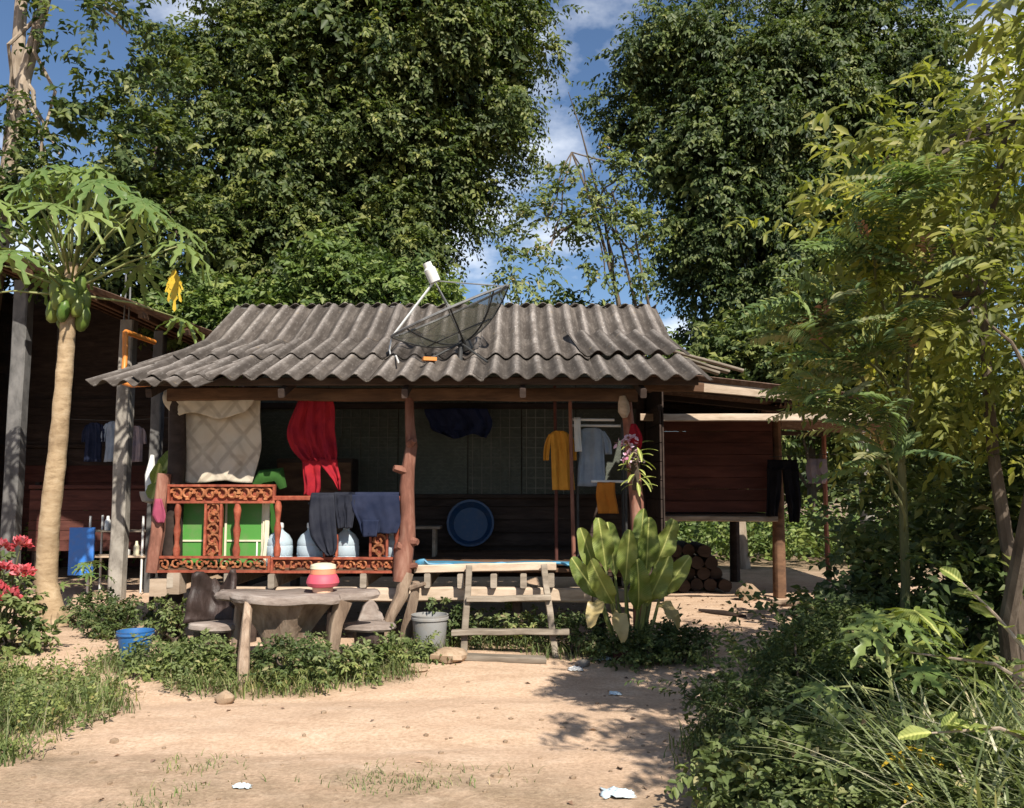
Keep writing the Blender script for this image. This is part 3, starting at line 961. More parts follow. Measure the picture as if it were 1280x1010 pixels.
def carved_board(x0, x1, z0, z1, n, vertical=False, back=True):
    e = .022
    t = MB()
    if vertical:
        t.box((x0 + e / 2, 8.56, (z0 + z1) / 2), (e, .045, z1 - z0)); t.box((x1 - e / 2, 8.56, (z0 + z1) / 2), (e, .045, z1 - z0))
        sc = scrolls(x0 + e, x1 - e, z0, z1, 8.56, n, True)
    else:
        t.box(((x0 + x1) / 2, 8.56, z1 - e / 2), (x1 - x0, .05, e)); t.box(((x0 + x1) / 2, 8.56, z0 + e / 2), (x1 - x0, .05, e))
        t.box((x0 + .011, 8.56, (z0 + z1) / 2), (.022, .046, z1 - z0 - 2 * e)); t.box((x1 - .011, 8.56, (z0 + z1) / 2), (.022, .046, z1 - z0 - 2 * e))
        sc = scrolls(x0 + .03, x1 - .03, z0 + e, z1 - e, 8.56, n)
    if back: t.box(((x0 + x1) / 2, 8.590, (z0 + z1) / 2), (x1 - x0 - .03, .01, z1 - z0 - .02))
    o = t.build('carved_board', M['carved'], rail)
    sc.build('scrollwork', M['scroll'], rail)


carved_board(-3.30, -2.27, 1.455, 1.635, 9)
carved_board(-3.40, -2.30, .80, .955, 9, back=False)
carved_board(-2.295, -1.07, .795, .945, 9)
carved_board(-2.94, -2.77, .96, 1.45, 5, True)
carved_board(-1.36, -1.18, .95, 1.26, 3, True)
carved_board(-1.80, -1.66, .95, 1.16, 2, True)
for x, z1, r in ((-3.20, 1.455, .028), (-2.63, 1.455, .03), (-2.24, 1.49, .028), (-1.10, 1.49, .026)):
    t = MB()
    n = 9; pts = []; rad = []
    for k in range(n):
        pts.append((x, 8.56, .95 + (z1 - .95) * k / (n - 1))); rad.append(r * (1.0 + .30 * math.sin(k * 2.1)))
    t.tube(pts, rad, 10); t.build('baluster', M['carved'], rail)
t = MB(); t.plank((-3.42, 8.56, .80), (-3.35, 8.57, 1.74), .11, .10, up=(0, 1, 0), segs=5, jit=.006); t.build('end_post', M['post_red'], rail)

# ------------------------------------------------------------------ side room under the lean-to roof
LT = thing('side_room', (2.9, 12.3, g1(2.9, 12.3)), 'dark red-brown board room raised on posts under a lean-to roof beside the house', 'shed')
t = MB(); t.plank((1.93, 10.42, 2.815), (3.75, 10.42, 2.655), .04, .115, segs=5, jit=.004); t.build('fascia', M['wood_pale'], LT)
t = MB(); t.plank((1.50, 10.36, 2.425), (3.62, 10.36, 2.42), .06, .085, segs=6, jit=.004); t.build('beam', M['wood_pale'], LT)
t = MB(); t.plank((3.40, 10.30, 2.44), (4.30, 10.32, 2.40), .05, .10, segs=4, jit=.005); t.build('beam', M['wood_pale'], LT)
lroof = MB()
for k in range(5):
    y = 10.5 + k * 1.0
    lroof.plank((1.7, y, 2.80), (4.1, y, 2.56), .05, .07)
lroof = lroof.build('roof', M['wood_dark'], LT)
LTS = sheet_mesh('lean_to_sheet', 5.5, 2.75); LTS.materials.append(M['rust'])
for k in range(4):
    put_sheet(LTS, lroof, (4.35, 10.34 + k * 1.03, 2.645 + (k % 2) * .012), (0, 1, 0), (-1, 0, .115), R(rs.uniform(-1, 1)))
for k in range(4):  # second roof bay, added out of view to cast shade on the ground
    put_sheet(LTS, lroof, (6.2, 10.55 + k * 1.03, 2.50 + (k % 2) * .012), (0, 1, 0), (-1, 0, .06), R(rs.uniform(-1, 1)))
# loose slats sticking out beyond the main roof
for p0, p1 in (((1.78, 9.85, 3.13), (2.55, 9.7, 2.88)), ((1.76, 9.4, 3.0), (2.30, 9.35, 2.82)), ((1.7, 8.9, 2.87), (2.08, 8.85, 2.74))):
    t = MB(); t.plank(p0, p1, .16, .022, segs=3, jit=.006); t.build('loose_slat', M['wood_grey'], LT)
for y, x0 in ((12.2, 1.72),):
    bw = MB(); bw.plank((x0, y + .04, 1.9), (3.6, y + .04, 1.9), .04, .06); bw = bw.build('wall', M['wall_red'], LT)
    for k in range(8):
        t = MB(); t.box(((x0 + 3.58) / 2, y + rs.uniform(-.004, .004), 1.27 + .158 * k + .078), (3.58 - x0, .022, .152)); t.build('wall_board', M['wall_red'], bw)
sw = MB(); sw.plank((3.56, 12.24, 1.9), (3.56, 14.6, 1.9), .04, .06); sw = sw.build('wall', M['wall_red'], LT)
for k in range(8):
    t = MB(); t.box((3.575, 13.42, 1.27 + .158 * k + .078), (.022, 2.40, .152)); t.build('wall_board', M['wall_red'], sw)
bk = MB()
for k in range(8): bk.box((2.64, 14.63, 1.27 + .158 * k + .078), (1.85, .022, .152))
bk.build('rear_wall', M['wall_red'], LT)
t = MB(); t.box((2.64, 13.42, 1.235), (1.86, 2.40, .03)); t.build('floor', M['wood_dark'], LT)
t = MB(); t.plank((1.72, 12.14, 1.19), (3.6, 12.14, 1.185), .08, .075, segs=4, jit=.004); t.build('floor_beam', M['wood_grey'], LT)
for x, y, r, m_, z1 in ((3.66, 12.32, .085, 'wood_brown', 2.62), (1.85, 12.4, .08, 'wood_dark', 2.7), (3.62, 14.6, .08, 'wood_dark', 2.6), (1.85, 14.5, .08, 'wood_dark', 2.7)):
    t = MB(); t.tube([(x, y, g1(x, y) - .05), (x + .01, y, 1.2), (x, y, z1)], [r * 1.05, r, r * .9], 9, .07); t.build('post', M[m_], LT)
t = MB(); t.tube([(4.14, 10.46, g1(4.1, 10.4) - .05), (4.16, 10.46, 1.3), (4.15, 10.46, 2.40)], [.085, .08, .075], 9, .06); t.build('post', M['concrete'], LT)
t = MB(); t.tube([(5.15, 14.6, g1(5.1, 14.6) - .05), (5.12, 14.58, .9), (5.10, 14.5, 2.5)], [.045, .04, .038], 7, .05); t.build('post', M['post_red'], LT)
t = MB(); t.plank((3.6, 14.5, 2.52), (5.2, 14.5, 2.47), .05, .07); t.build('beam', M['wood_dark'], LT)
t = MB(); t.tube([(4.28, 16.6, g1(4.2, 16.6) - .05), (4.25, 16.6, .5), (4.20, 16.6, 1.35)], [.13, .11, .10], 9, .10)
t.build('tree_stump', M['bark_pale'], None, 'sunlit pale stump standing behind the raised side room', 'stump')

# ------------------------------------------------------------------ open shed on the left
SH = thing('open_shed', (-6.4, 13.6, g1(-6.4, 13.6)), 'dark open shed with concrete posts and sloping corrugated roof behind the papaya tree', 'shed')
def shz(x): return 3.60 - (x + 3.94) * .376
sroof = MB()
for x in (-9.3, -8.3, -7.3, -6.4, -5.55, -4.85, -4.25):
    sroof.plank((x, 11.42, shz(x) - .09), (x, 17.2, shz(x) - .09), .06, .085)
sroof = sroof.build('roof', M['wood_brown'], SH)
SHS = sheet_mesh('shed_sheet', 5.5, 3.15); SHS.materials.append(M['rust'])
for i in range(6):
    for k in range(2):
        x = -3.9 - k * 2.85
        put_sheet(SHS, sroof, (x, 11.5 + i * 1.03, shz(x) + .03 + (i % 2) * .012 + k * .018), (0, 1, 0), (-1, 0, .376), R(rs.uniform(-.6, .6)), tilt=0)
for x, mt, w, y, z1 in ((-5.37, 'concrete', .19, 12.25, 3.93), (-6.88, 'concrete_dk', .2, 12.3, 4.5), (-5.2, 'concrete_dk', .15, 12.95, 3.9), (-9.3, 'concrete_dk', .2, 12.4, 5.3), (-5.2, 'concrete_dk', .18, 16.8, 3.9), (-8.6, 'concrete_dk', .18, 16.8, 5.1)):
    t = MB(); z0 = g1(x, y) - .05
    t.plank((x, y, z0), (x + .01, y, z1), w, w, up=(0, 1, 0), segs=8, jit=.008, ch=.1); t.build('post', M[mt], SH)
for dx in (-.035, .03):
    t = MB(); t.tube([(-5.37 + dx, 12.2, 3.9), (-5.365 + dx, 12.2, 4.3), (-5.37 + dx, 12.2, 4.62)], .012, 6); t.build('rebar', M['metal_grey'], SH)
bw = MB(); bw.plank((-9.4, 17.0, 2.4), (-4.1, 17.0, 2.4), .05, .07); bw = bw.build('wall', M['wood_dark'], SH)
t = MB()
t.add([(-9.4, 17.1, 0), (-4.05, 17.1, 0), (-4.05, 17.1, shz(-4.05) - .1), (-9.4, 17.1, shz(-9.4) - .1), (-9.4, 17.13, 0), (-4.05, 17.13, 0), (-4.05, 17.13, shz(-4.05) - .1), (-9.4, 17.13, shz(-9.4) - .1)], [(0, 1, 2, 3), (7, 6, 5, 4), (0, 3, 7, 4), (1, 5, 6, 2), (3, 2, 6, 7)])
t.build('light_block_sheet', M['wood_dark'], bw)  # solid sheet up to the roof, added to darken the shed
t = MB(); t.box((-4.02, 15.2, 1.75), (.03, 3.9, 3.5)); t.build('side_wall', M['wood_dark'], SH)
for k in range(20):
    t = MB(); t.box((-6.75, 17.05, g1(-6.7, 17) + .16 * k + .1), (5.3, .022, .153)); t.build('wall_board', M['wall_red'] if k < 12 else M['wood_dark'], bw)
sw = MB(); sw.plank((-9.5, 12.2, 2.4), (-9.5, 17, 2.4), .05, .07); sw = sw.build('wall', M['wood_dark'], SH)
t = MB(); t.box((-9.56, 14.6, 2.65), (.02, 4.9, 5.3)); t.build('light_block_sheet', M['wood_dark'], sw)  # added behind the boards to block sky showing through their gaps
for k in range(27):
    t = MB(); t.box((-9.52, 14.6, g1(-9.5, 14.6) + .19 * k + .1), (.022, 4.8, .183)); t.build('wall_board', M['wood_dark'], sw)
# low half wall of red-brown boards inside the shed, at the back of the table
hw = MB(); hw.plank((-7.9, 14.6, 1.62), (-5.0, 14.6, 1.62), .05, .06); hw = hw.build('partition', M['wall_red'], SH)
for k in range(6):
    t = MB(); t.box((-6.45, 14.63, .66 + .165 * k), (2.9, .02, .158)); t.build('wall_board', M['wall_red'], hw)
for x in (-7.8, -6.4, -5.05):
    t = MB(); t.box((x, 14.68, .85), (.07, .07, 1.7)); t.build('partition_post', M['wood_dark'], hw)

# ------------------------------------------------------------------ satellite dish on the roof
DC = Vector((-.64, 9.05, 3.42))                       # centre of the rim
DA = Vector((-.40, -.16, .90)).normalized()           # where the dish points
DX = Vector((0.91, 0, .40)); DX = (DX - DA * DX.dot(DA)).normalized()
DY = DA.cross(DX)
DR, DD = .66, .34
dish = thing('satellite_dish', (-.52, 8.75, roof_z(8.75)), 'grey wire-mesh satellite dish tilted skywards on the corrugated roof', 'satellite dish')


def dish_pt(r, a):
    return DC + (DX * math.cos(a) + DY * math.sin(a)) * (r * DR) + DA * (DD * (r * r - 1))


for k in range(8):
    t = MB()
    a0 = 2 * PI * k / 8; a1 = 2 * PI * (k + 1) / 8
    t.grid(lambda u, v: dish_pt(.08 + .92 * v, a0 + (a1 - a0) * u), 5, 7)
    t.build('mesh_panel', M['dish_mesh'], dish)
    t = MB(); t.tube([dish_pt(.06 + .94 * i / 7, a0) - DA * .006 for i in range(8)], .009, 6); t.build('rib', M['metal_dark'], dish)
t = MB(); t.tube([dish_pt(1.0, 2 * PI * i / 32) for i in range(33)], .014, 6, cap=False); t.build('rim', M['metal_grey'], dish)
t = MB(); t.tube([dish_pt(.55, 2 * PI * i / 28) - DA * .005 for i in range(29)], .007, 5, cap=False); t.build('hoop', M['metal_dark'], dish)
FP = DC + DA * .40 + Vector((-.03, 0, .02))
t = MB(); t.lathe([(.035, -.10), (.06, -.09), (.062, .05), (.045, .07), (.045, .12), (.02, .125)], FP, 14, m=Matrix((DX, DY, DA)).transposed()); t.build('feed_horn', M['white_plastic'], dish)
for k, (a, r) in enumerate(((PI * .98, .013), (.1, .007), (PI * .5, .007), (PI * 1.5, .007))):
    t = MB(); t.tube([dish_pt(1.0, a), FP - DA * .08], r, 6); t.build('feed_strut', M['metal_grey'] if k else M['white_plastic'], dish)
hub = dish_pt(0, 0)
t = MB(); t.lathe([(.03, -.10), (.075, -.09), (.075, .0), (.03, .015)], hub - DA * .01, 12, m=Matrix((DX, DY, DA)).transposed()); t.build('hub', M['metal_dark'], dish)
t = MB(); t.tube([(-.52, 8.85, roof_z(8.85) - .03), (-.52, 8.87, 3.0), (-.53, 8.92, 3.14), hub - DA * .07], [.024, .024, .024, .03], 8); t.build('mast', M['metal_dark'], dish)
for px, py in ((-.86, 8.62), (-.24, 8.62), (-.52, 9.2)):
    t = MB(); t.tube([(px, py, roof_z(py) + .01), (-.52, 8.87, 3.06)], .012, 6); t.build('brace', M['metal_dark'], dish)
e = dish_pt(1.0, PI * .98)
t = MB(); t.tube([e, e + Vector((-.02, -.03, -.14)), e + Vector((.02, -.10, -.27)), (e.x + .09, 8.75, roof_z(8.75) + .05), (e.x + .16, 8.4, roof_z(8.4) + .05)], .009, 6); t.build('cable', M['white_plastic'], dish)
t = MB(); t.box((-.80, 8.5, roof_z(8.5) + .06), (.13, .09, .035), .3); t.build('brick_scrap', M['orange_pvc'], None, 'small orange scrap lying on the roof below the satellite dish', 'scrap')

# orange pipe on the shed's concrete post, bending towards the roof corner
t = MB(); t.tube([(-4.72, 10.7, 3.50), (-4.71, 10.7, 3.2), (-4.70, 10.66, 2.96), (-4.66, 10.6, 2.86), (-4.55, 10.55, 2.83), (-4.30, 10.5, 2.84)], .034, 10)
t.tube([(-4.72, 10.72, 3.50), (-4.73, 11.6, 3.52)], .034, 10)
t.build('drain_pipe', M['orange_pvc'], None, 'orange plastic drain pipe bending beside the roof corner', 'pipe')


# ------------------------------------------------------------------ cloth
def cloth(rows, y0, folds, amp, seed=0, nu=22, nv=22, sway=0.0, t=None, hem=0.0):
    """rows: (z, x left, x right, y offset) from top to bottom; vertical folds deepen downwards"""
    rr = random.Random(seed); ph = rr.uniform(0, 6); ph2 = rr.uniform(0, 6)
    t = t or MB()

    def fn(u, v):
        k = v * (len(rows) - 1); i = min(int(k), len(rows) - 2); w = k - i
        q = [rows[max(i - 1, 0)], rows[i], rows[i + 1], rows[min(i + 2, len(rows) - 1)]]
        cr = lambda c: .5 * (2 * q[1][c] + (q[2][c] - q[0][c]) * w + (2 * q[0][c] - 5 * q[1][c] + 4 * q[2][c] - q[3][c]) * w * w + (3 * q[1][c] - q[0][c] - 3 * q[2][c] + q[3][c]) * w ** 3)
        z, xl, xr, yo = cr(0), cr(1), cr(2), cr(3)
        uu = u + .05 * math.sin(4.2 * v + ph) * math.sin(PI * u)
        f = math.sin(2 * PI * folds * uu + ph + v * 1.3) + .5 * math.sin(2 * PI * folds * 2.3 * uu + ph2 - v * 2)
        f += 1.6 * float(vnoise(u * folds * 3 + seed, v * 7 + seed * .7, 3)) + .8 * float(vnoise(u * folds * 7, v * 13 + seed, 5))
        z += amp * .5 * float(vnoise(u * 6 + seed, v * 3, 8))
        z += hem * v * v * math.sin(2 * PI * 1.3 * u + ph2)
        return (xl + (xr - xl) * u + .15 * amp * math.sin(9 * v + ph), y0 + yo + amp * f * (.35 + .65 * v) + sway * v, z)
    t.grid(fn, nu, nv)
    return t


cl = MB()
cloth([(2.50, -3.36, -2.50, 0), (2.3, -3.34, -2.49, .0), (2.0, -3.30, -2.48, .01), (1.66, -3.24, -2.55, .0)], 8.75, 2.2, .018, 3, 34, 30, hem=.012, t=cl)
cl.build('blanket', M['blanket'], None, 'faded beige patterned blanket hanging behind the carved railing', 'blanket', thick=.008)
cl = cloth([(2.56, -3.40, -2.52, .02), (2.52, -3.41, -2.50, -.03), (2.42, -3.39, -2.52, -.05), (2.30, -3.28, -2.60, -.04)], 8.655, 1.5, .014, 8, 30, 14, hem=.03)
cl.build('folded_blanket', M['blanket'], None, 'brownish folded cloth slung over the line above the beige blanket', 'blanket', thick=.01)
cl = MB()
cloth([(2.56, -2.06, -1.82, 0), (2.4, -2.12, -1.74, 0), (2.15, -2.20, -1.73, 0), (1.98, -2.16, -1.71, 0), (1.86, -2.04, -1.70, 0)], 8.66, 3.2, .028, 4, 30, 20, t=cl)
cloth([(1.87, -2.05, -1.86, 0), (1.7, -2.03, -1.86, 0), (1.52, -2.02, -1.87, 0)], 8.66, 1.6, .02, 4, 12, 12, hem=.02, t=cl)
cloth([(1.88, -1.90, -1.70, 0), (1.75, -1.80, -1.68, 0), (1.66, -1.73, -1.665, 0), (1.575, -1.68, -1.665, 0)], 8.655, 1.2, .018, 5, 12, 12, t=cl)
cl.build('red_cloth', M['red_cloth'], None, 'bright red cloth hanging from the eave beam with a ragged lower end', 'cloth', thick=.006)


def over_rail(rows, rows_back, seed, name, m, label, cat):
    t = cloth(rows, 8.515, 2.2, .014, seed, 18, 16)
    cloth(rows_back, 8.60, 1.8, .010, seed + 1, 14, 8, t=t)
    xl, xr = rows[0][1], rows[0][2]
    t.grid(lambda u, v: (xl + (xr - xl) * u, 8.515 + .085 * v, rows[0][0] + .018 * math.sin(PI * v)), 14, 4)
    return t


t = over_rail([(1.535, -1.92, -1.70, 0), (1.35, -1.93, -1.68, -.01), (1.15, -1.91, -1.66, -.02), (1.02, -1.82, -1.66, -.02), (.965, -1.74, -1.69, -.02)], [(1.535, -1.92, -1.70, 0), (1.3, -1.9, -1.7, 0)], 11, '', None, '', '')
t.build('trousers', M['slate_cloth'], None, 'dark slate trousers folded over the rail beside the water jugs', 'trousers', thick=.008)
t = over_rail([(1.54, -1.70, -1.50, 0), (1.4, -1.69, -1.50, -.01), (1.22, -1.66, -1.52, -.015)], [(1.54, -1.70, -1.50, 0), (1.3, -1.68, -1.52, 0)], 21, '', None, '', '')
t.build('shorts', M['slate_cloth'], None, 'small dark grey shorts on the rail between slate trousers and navy shirt', 'shorts', thick=.008)
t = over_rail([(1.54, -1.56, -1.08, 0), (1.42, -1.52, -1.07, -.01), (1.28, -1.46, -1.06, -.015), (1.17, -1.43, -1.10, -.015)], [(1.54, -1.52, -1.08, 0), (1.3, -1.48, -1.1, 0)], 31, '', None, '', '')
cloth([(1.30, -1.42, -1.26, -.02), (1.14, -1.41, -1.28, -.025)], 8.50, 1, .01, 33, 8, 6, t=t)
t.build('navy_shirt', M['navy_cloth'], None, 'navy blue shirt draped over the rail next to the crooked post', 'shirt', thick=.008)
t = cloth([(1.50, -3.39, -3.33, 0), (1.35, -3.41, -3.28, -.01), (1.27, -3.36, -3.29, 0)], 8.48, 1.2, .01, 9, 8, 8)
t.build('pink_rag', M['pink_cloth'], None, 'small pink rag tied to the end post of the carved railing', 'rag', thick=.006)


def shirt(cx, y, z1, w, h, seed, sl=.5, lean=0.0):
    t = MB(); a = w / 2
    cloth([(z1, cx - a * .35, cx + a * .35, 0), (z1 - .04, cx - a * .8, cx + a * .8, 0), (z1 - h * .35, cx - a * .9 + lean * .3, cx + a * .9 + lean * .3, 0), (z1 - h, cx - a + lean, cx + a + lean, 0)], y, 1.8, .018, seed, 16, 16, t=t)
    for s in (-1, 1):
        cloth([(z1 - .03, cx + s * a * .7, cx + s * a * .95, 0), (z1 - h * .22, cx + s * a * .85, cx + s * a * 1.35, 0), (z1 - h * sl, cx + s * a * 1.0, cx + s * a * 1.45, 0)], y + .012, 1, .012, seed + 2 + s, 8, 8, t=t)
    return t


shirt(.505, 9.35, 2.20, .24, .62, 41, .5, .04).build('mustard_shirt', M['mustard_cloth'], None, 'mustard yellow shirt hanging beside the thin red pole in the doorway', 'shirt', thick=.008)
cloth([(2.34, .65, .72, 0), (2.1, .655, .725, 0), (1.98, .66, .735, 0)], 9.30, 1, .008, 51, 8, 10).build('white_towel', M['white_cloth'], None, 'narrow white towel hanging between the red pole and grey-blue shirt', 'towel', thick=.006)
shirt(.85, 9.5, 2.24, .30, .62, 61, .45).build('greyblue_shirt', M['greyblue_cloth'], None, 'pale grey-blue shirt hanging on the rack behind the leafy plant', 'shirt', thick=.008)
cloth([(1.66, .88, 1.06, 0), (1.5, .87, 1.07, 0), (1.34, .89, 1.10, 0)], 9.20, 1.6, .014, 71, 12, 10).build('rust_towel', M['rust_cloth'], None, 'rust orange towel hanging low behind the broad-leaved plant', 'towel', thick=.008)
rk = thing('clothes_rack', (.95, 9.4, .87), 'white tubular clothes rack on the deck holding shirts and towels', 'rack')
for z, x0, x1, y in ((2.32, .60, 1.08, 9.34), (1.67, .82, 1.20, 9.22), (2.27, .62, 1.2, 9.52)):
    t = MB(); t.tube([(x0, y, z), (x1, y, z - .005)], .014, 8); t.build('rail', M['white_plastic'], rk)
for x, y in ((1.18, 9.24), (1.18, 9.5), (.70, 9.5)):
    t = MB(); t.tube([(x, y, .86), (x, y, 2.32)], .014, 8); t.build('upright', M['metal_dark'], rk)
t = MB(); t.tube([(.64, 9.30, .84), (.625, 9.30, 1.6), (.61, 9.30, 2.62)], [.022, .02, .02], 8, .05)
t.build('red_pole', M['post_red'], None, 'thin red-brown pole standing between mustard shirt and white towel', 'pole')
t = MB(); t.tube([(.47, 9.5, .84), (.47, 9.5, 1.6), (.46, 9.5, 2.7)], [.018, .018, .018], 8, .05)
t.build('dark_pole', M['wall_red'], None, 'thin dark pole behind the mustard shirt', 'pole')

# inside the porch
nt = cloth([(2.55, -1.05, -.30, 0), (2.42, -1.0, -.24, 0), (2.30, -.96, -.26, 0), (2.22, -.78, -.30, 0)], 10.6, 3, .05, 81, 30, 14, hem=.03)
nt.build('mosquito_net', M['blue_net'], None, 'bundled dark blue mosquito net hung across the back of the porch', 'mosquito net', thick=.01)
mt = Matrix.Rotation(R(78), 3, 'X')
t = MB(); t.lathe([(.20, .0), (.22, .005), (.27, .10), (.285, .105), (.285, .115), (.26, .112), (.205, .016)], (-.50, 10.85, 1.16), 26, m=mt)
t.build('wash_basin', M['basin'], None, 'large round blue plastic basin propped upright inside the dark porch', 'basin')
bn = thing('low_bench', (-1.0, 10.1, .84), 'low grey wooden bench inside the dark porch left of the blue basin', 'bench')
t = MB(); t.plank((-1.45, 10.1, 1.16), (-.80, 10.1, 1.16), .28, .03); t.build('seat', M['wood_grey'], bn)
for x in (-1.38, -.87):
    for y in (10.0, 10.2):
        t = MB(); t.plank((x, y, .84), (x, y, 1.146), .04, .04, up=(0, 1, 0)); t.build('leg', M['wood_grey'], bn)
# big dark chest against the wall, left of the bench
ch = thing('dark_cupboard', (-2.35, 10.75, .84), 'dark wooden cupboard standing in the gloom at the rear porch wall', 'cupboard')
t = MB(); t.box((-2.35, 10.78, 1.40), (.9, .40, 1.10)); t.build('body', M['wood_dark'], ch)
for s in (-1, 1):
    t = MB(); t.box((-2.35 + s * .225, 10.57, 1.40), (.42, .02, 1.0)); d = t.build('door', M['wood_brown'], ch)
    t = MB(); t.lathe([(.004, 0), (.014, .005), (.012, .02), (.003, .024)], (-2.35 + s * .05, 10.56, 1.42), 8, m=Matrix.Rotation(R(90), 3, 'X')); t.build('knob', M['metal_grey'], d)

# green cabinet behind the railing
cb = thing('green_cabinet', (-2.85, 8.86, .845), 'bright green cabinet with cream door frames behind the carved railing', 'cabinet')
t = MB(); t.box((-2.82, 8.93, 1.19), (.86, .34, .66)); t.build('body', M['green_paint'], cb)
for x0, x1 in ((-3.24, -2.84), (-2.81, -2.41)):
    t = MB(); t.box(((x0 + x1) / 2, 8.745, 1.19), (x1 - x0 - .01, .02, .62)); d = t.build('door', M['green_paint'], cb)
    t = MB()
    t.box((x0 + .02, 8.728, 1.19), (.02, .012, .60)); t.build('stile', M['cream_paint'], d)
    t = MB(); t.box((x1 - .02, 8.728, 1.19), (.022, .012, .60)); t.build('stile', M['cream_paint'], d)
    t = MB(); t.box(((x0 + x1) / 2, 8.728, 1.09), (x1 - x0 - .07, .012, .016)); t.build('moulding', M['cream_paint'], d)
    t = MB(); t.box(((x0 + x1) / 2, 8.728, 1.485), (x1 - x0 - .07, .012, .018)); t.build('moulding', M['cream_paint'], d)
    t = MB(); t.box((x1 - .07, 8.726, 1.0), (.014, .012, .16)); t.build('handle', M['white_plastic'], d)
t = cloth([(1.49, -2.44, -2.36, 0), (1.2, -2.42, -2.36, 0), (.88, -2.45, -2.38, 0)], 8.70, 1, .01, 55, 8, 14)
t.build('cream_curtain', M['cream_paint'], None, 'narrow cream cloth strip hanging at the side of the green cabinet', 'cloth', thick=.006)
t = MB(); t.tube([(-2.52, 8.8, 1.62), (-2.45, 8.78, 1.70), (-2.30, 8.78, 1.73), (-2.26, 8.8, 1.60)], [.05, .09, .08, .04], 9, .1)
t.build('green_bundle', M['green_cloth'], None, 'small green bundle lying on top of the cabinet beside the blanket', 'bundle')

JP = [(.0, 0), (.115, 0), (.128, .02), (.128, .09), (.122, .10), (.128, .11), (.128, .19), (.122, .20), (.126, .21), (.12, .25), (.09, .30), (.045, .335), (.032, .35), (.032, .375)]
for i, (x, lab) in enumerate(((-2.27, 'clear plastic water jug with white cap behind the thin red baluster'), (-1.97, 'clear bluish water jug with white cap beside the hanging slate trousers'), (-1.62, 'clear water jug mostly hidden behind the hanging dark shorts'), (-1.14, 'clear water jug beneath the navy shirt next to the crooked post'))):
    y = 8.76
    j = thing('water_jug', (x, y, .845), lab, 'water jug', 'water jugs behind the railing')
    t = MB(); t.lathe([(r, z) for r, z in JP[1:]], (x, y, .845), 22); t.build('body', M['jug'], j)
    t = MB(); t.lathe([(.036, 0), (.038, .006), (.036, .045), (.03, .05)], (x, y, 1.213), 14); t.build('cap', M['white_plastic'], j)

# orchid and trinkets tied to the right post
t = cloth([(2.22, 1.15, 1.20, 0), (2.1, 1.13, 1.26, -.01), (1.98, 1.15, 1.24, 0)], 8.58, 1.3, .012, 91, 8, 8)
t.build('red_ribbon', M['red_cloth'], None, 'red ribbon tied to the right post above the orchid', 'ribbon', thick=.005)

# ------------------------------------------------------------------ root table, stools and what stands on them
TB = thing('root_table', (-1.95, 7.75, g1(-1.95, 7.75)), 'weathered tree-root table with live-edge slab top in front of the railing', 'table')
def slab_edge(a):
    return 1 + .10 * math.sin(3 * a + .6) + .07 * math.sin(7 * a + 2) + .04 * math.sin(13 * a)
t = MB(); n = 40; vs = []; fs = []
for z, k in ((.70, 1.0), (.71, .985), (.69, 1.015), (.655, 1.02), (.635, .96)):
    pass
ring = [(.712, .96), (.705, 1.0), (.675, 1.03), (.645, 1.0), (.635, .93)]
for z, k in ring:
    for i in range(n):
        a = 2 * PI * i / n; s = slab_edge(a) * k
        vs.append((-1.90 + .66 * s * math.cos(a) ** 1, 7.78 + .29 * s * math.sin(a), z + .012 * math.sin(2 * a + 1) + .008 * math.sin(9 * a)))
for j in range(len(ring) - 1):
    for i in range(n):
        a = j * n + i; b_ = j * n + (i + 1) % n
        fs.append((b_, a, a + n, b_ + n))
fs.append(tuple(range(n))); fs.append(tuple(reversed(range((len(ring) - 1) * n, len(ring) * n))))
t.add(vs, fs); t.build('table_top', M['root_top'], TB)
t = MB(); n = 18; prof = [(.0, .19), (.10, .15), (.22, .15), (.36, .20), (.50, .29), (.60, .37), (.648, .40)]
vs = []; fs = []
for z, r in prof:
    for i in range(n):
        a = 2 * PI * i / n; q = r * (1 + .16 * math.sin(5 * a + 1) + .08 * math.sin(9 * a + z * 6))
        vs.append((-1.98 + q * 1.05 * math.cos(a), 7.80 + q * .62 * math.sin(a), g1(-1.98, 7.8) - .03 + z * (.648 - g1(-1.98, 7.8) + .03) / .648))
for j in range(len(prof) - 1):
    for i in range(n):
        a = j * n + i; b_ = j * n + (i + 1) % n
        fs.append((a, b_, b_ + n, a + n))
t.add(vs, fs); t.build('pedestal', M['root'], TB)
for pts, rad in (([(-2.13, 7.20, g1(-2.13, 7.20) - .04), (-2.14, 7.23, .2), (-2.16, 7.33, .42), (-2.20, 7.53, .645)], [.045, .05, .042, .034]),
                 ([(-1.50, 7.66, g1(-1.5, 7.66) - .04), (-1.52, 7.68, .25), (-1.50, 7.70, .45), (-1.44, 7.72, .645)], [.055, .06, .062, .08]),
                 ([(-2.42, 7.9, g1(-2.4, 7.9) - .04), (-2.40, 7.9, .4), (-2.36, 7.88, .645)], [.045, .04, .05])):
    crooked(pts, rad, [], 8).build('leg', M['root'], TB)
# pink cooler
zc = .705
CK = thing('cooler_jug', (-1.63, 7.76, zc), 'small pink and orange drink cooler with white lid on the root table', 'cooler')
cc = (-1.63, 7.76, zc)
t = MB(); t.lathe([(.075, 0), (.085, .004), (.09, .05)], cc, 20); t.build('base', M['peach_plastic'], CK)
t = MB(); t.lathe([(.09, .045), (.125, .055), (.142, .085), (.135, .12), (.115, .155), (.108, .16)], cc, 22); t.build('body', M['pink_plastic'], CK)
t = MB(); t.lathe([(.106, .155), (.112, .16), (.108, .20), (.10, .205)], cc, 22); t.build('collar', M['orange_plastic'], CK)
t = MB(); t.lathe([(.104, .20), (.112, .205), (.108, .235), (.07, .248), (.03, .252)], cc, 22); t.build('lid', M['cream_paint'], CK)

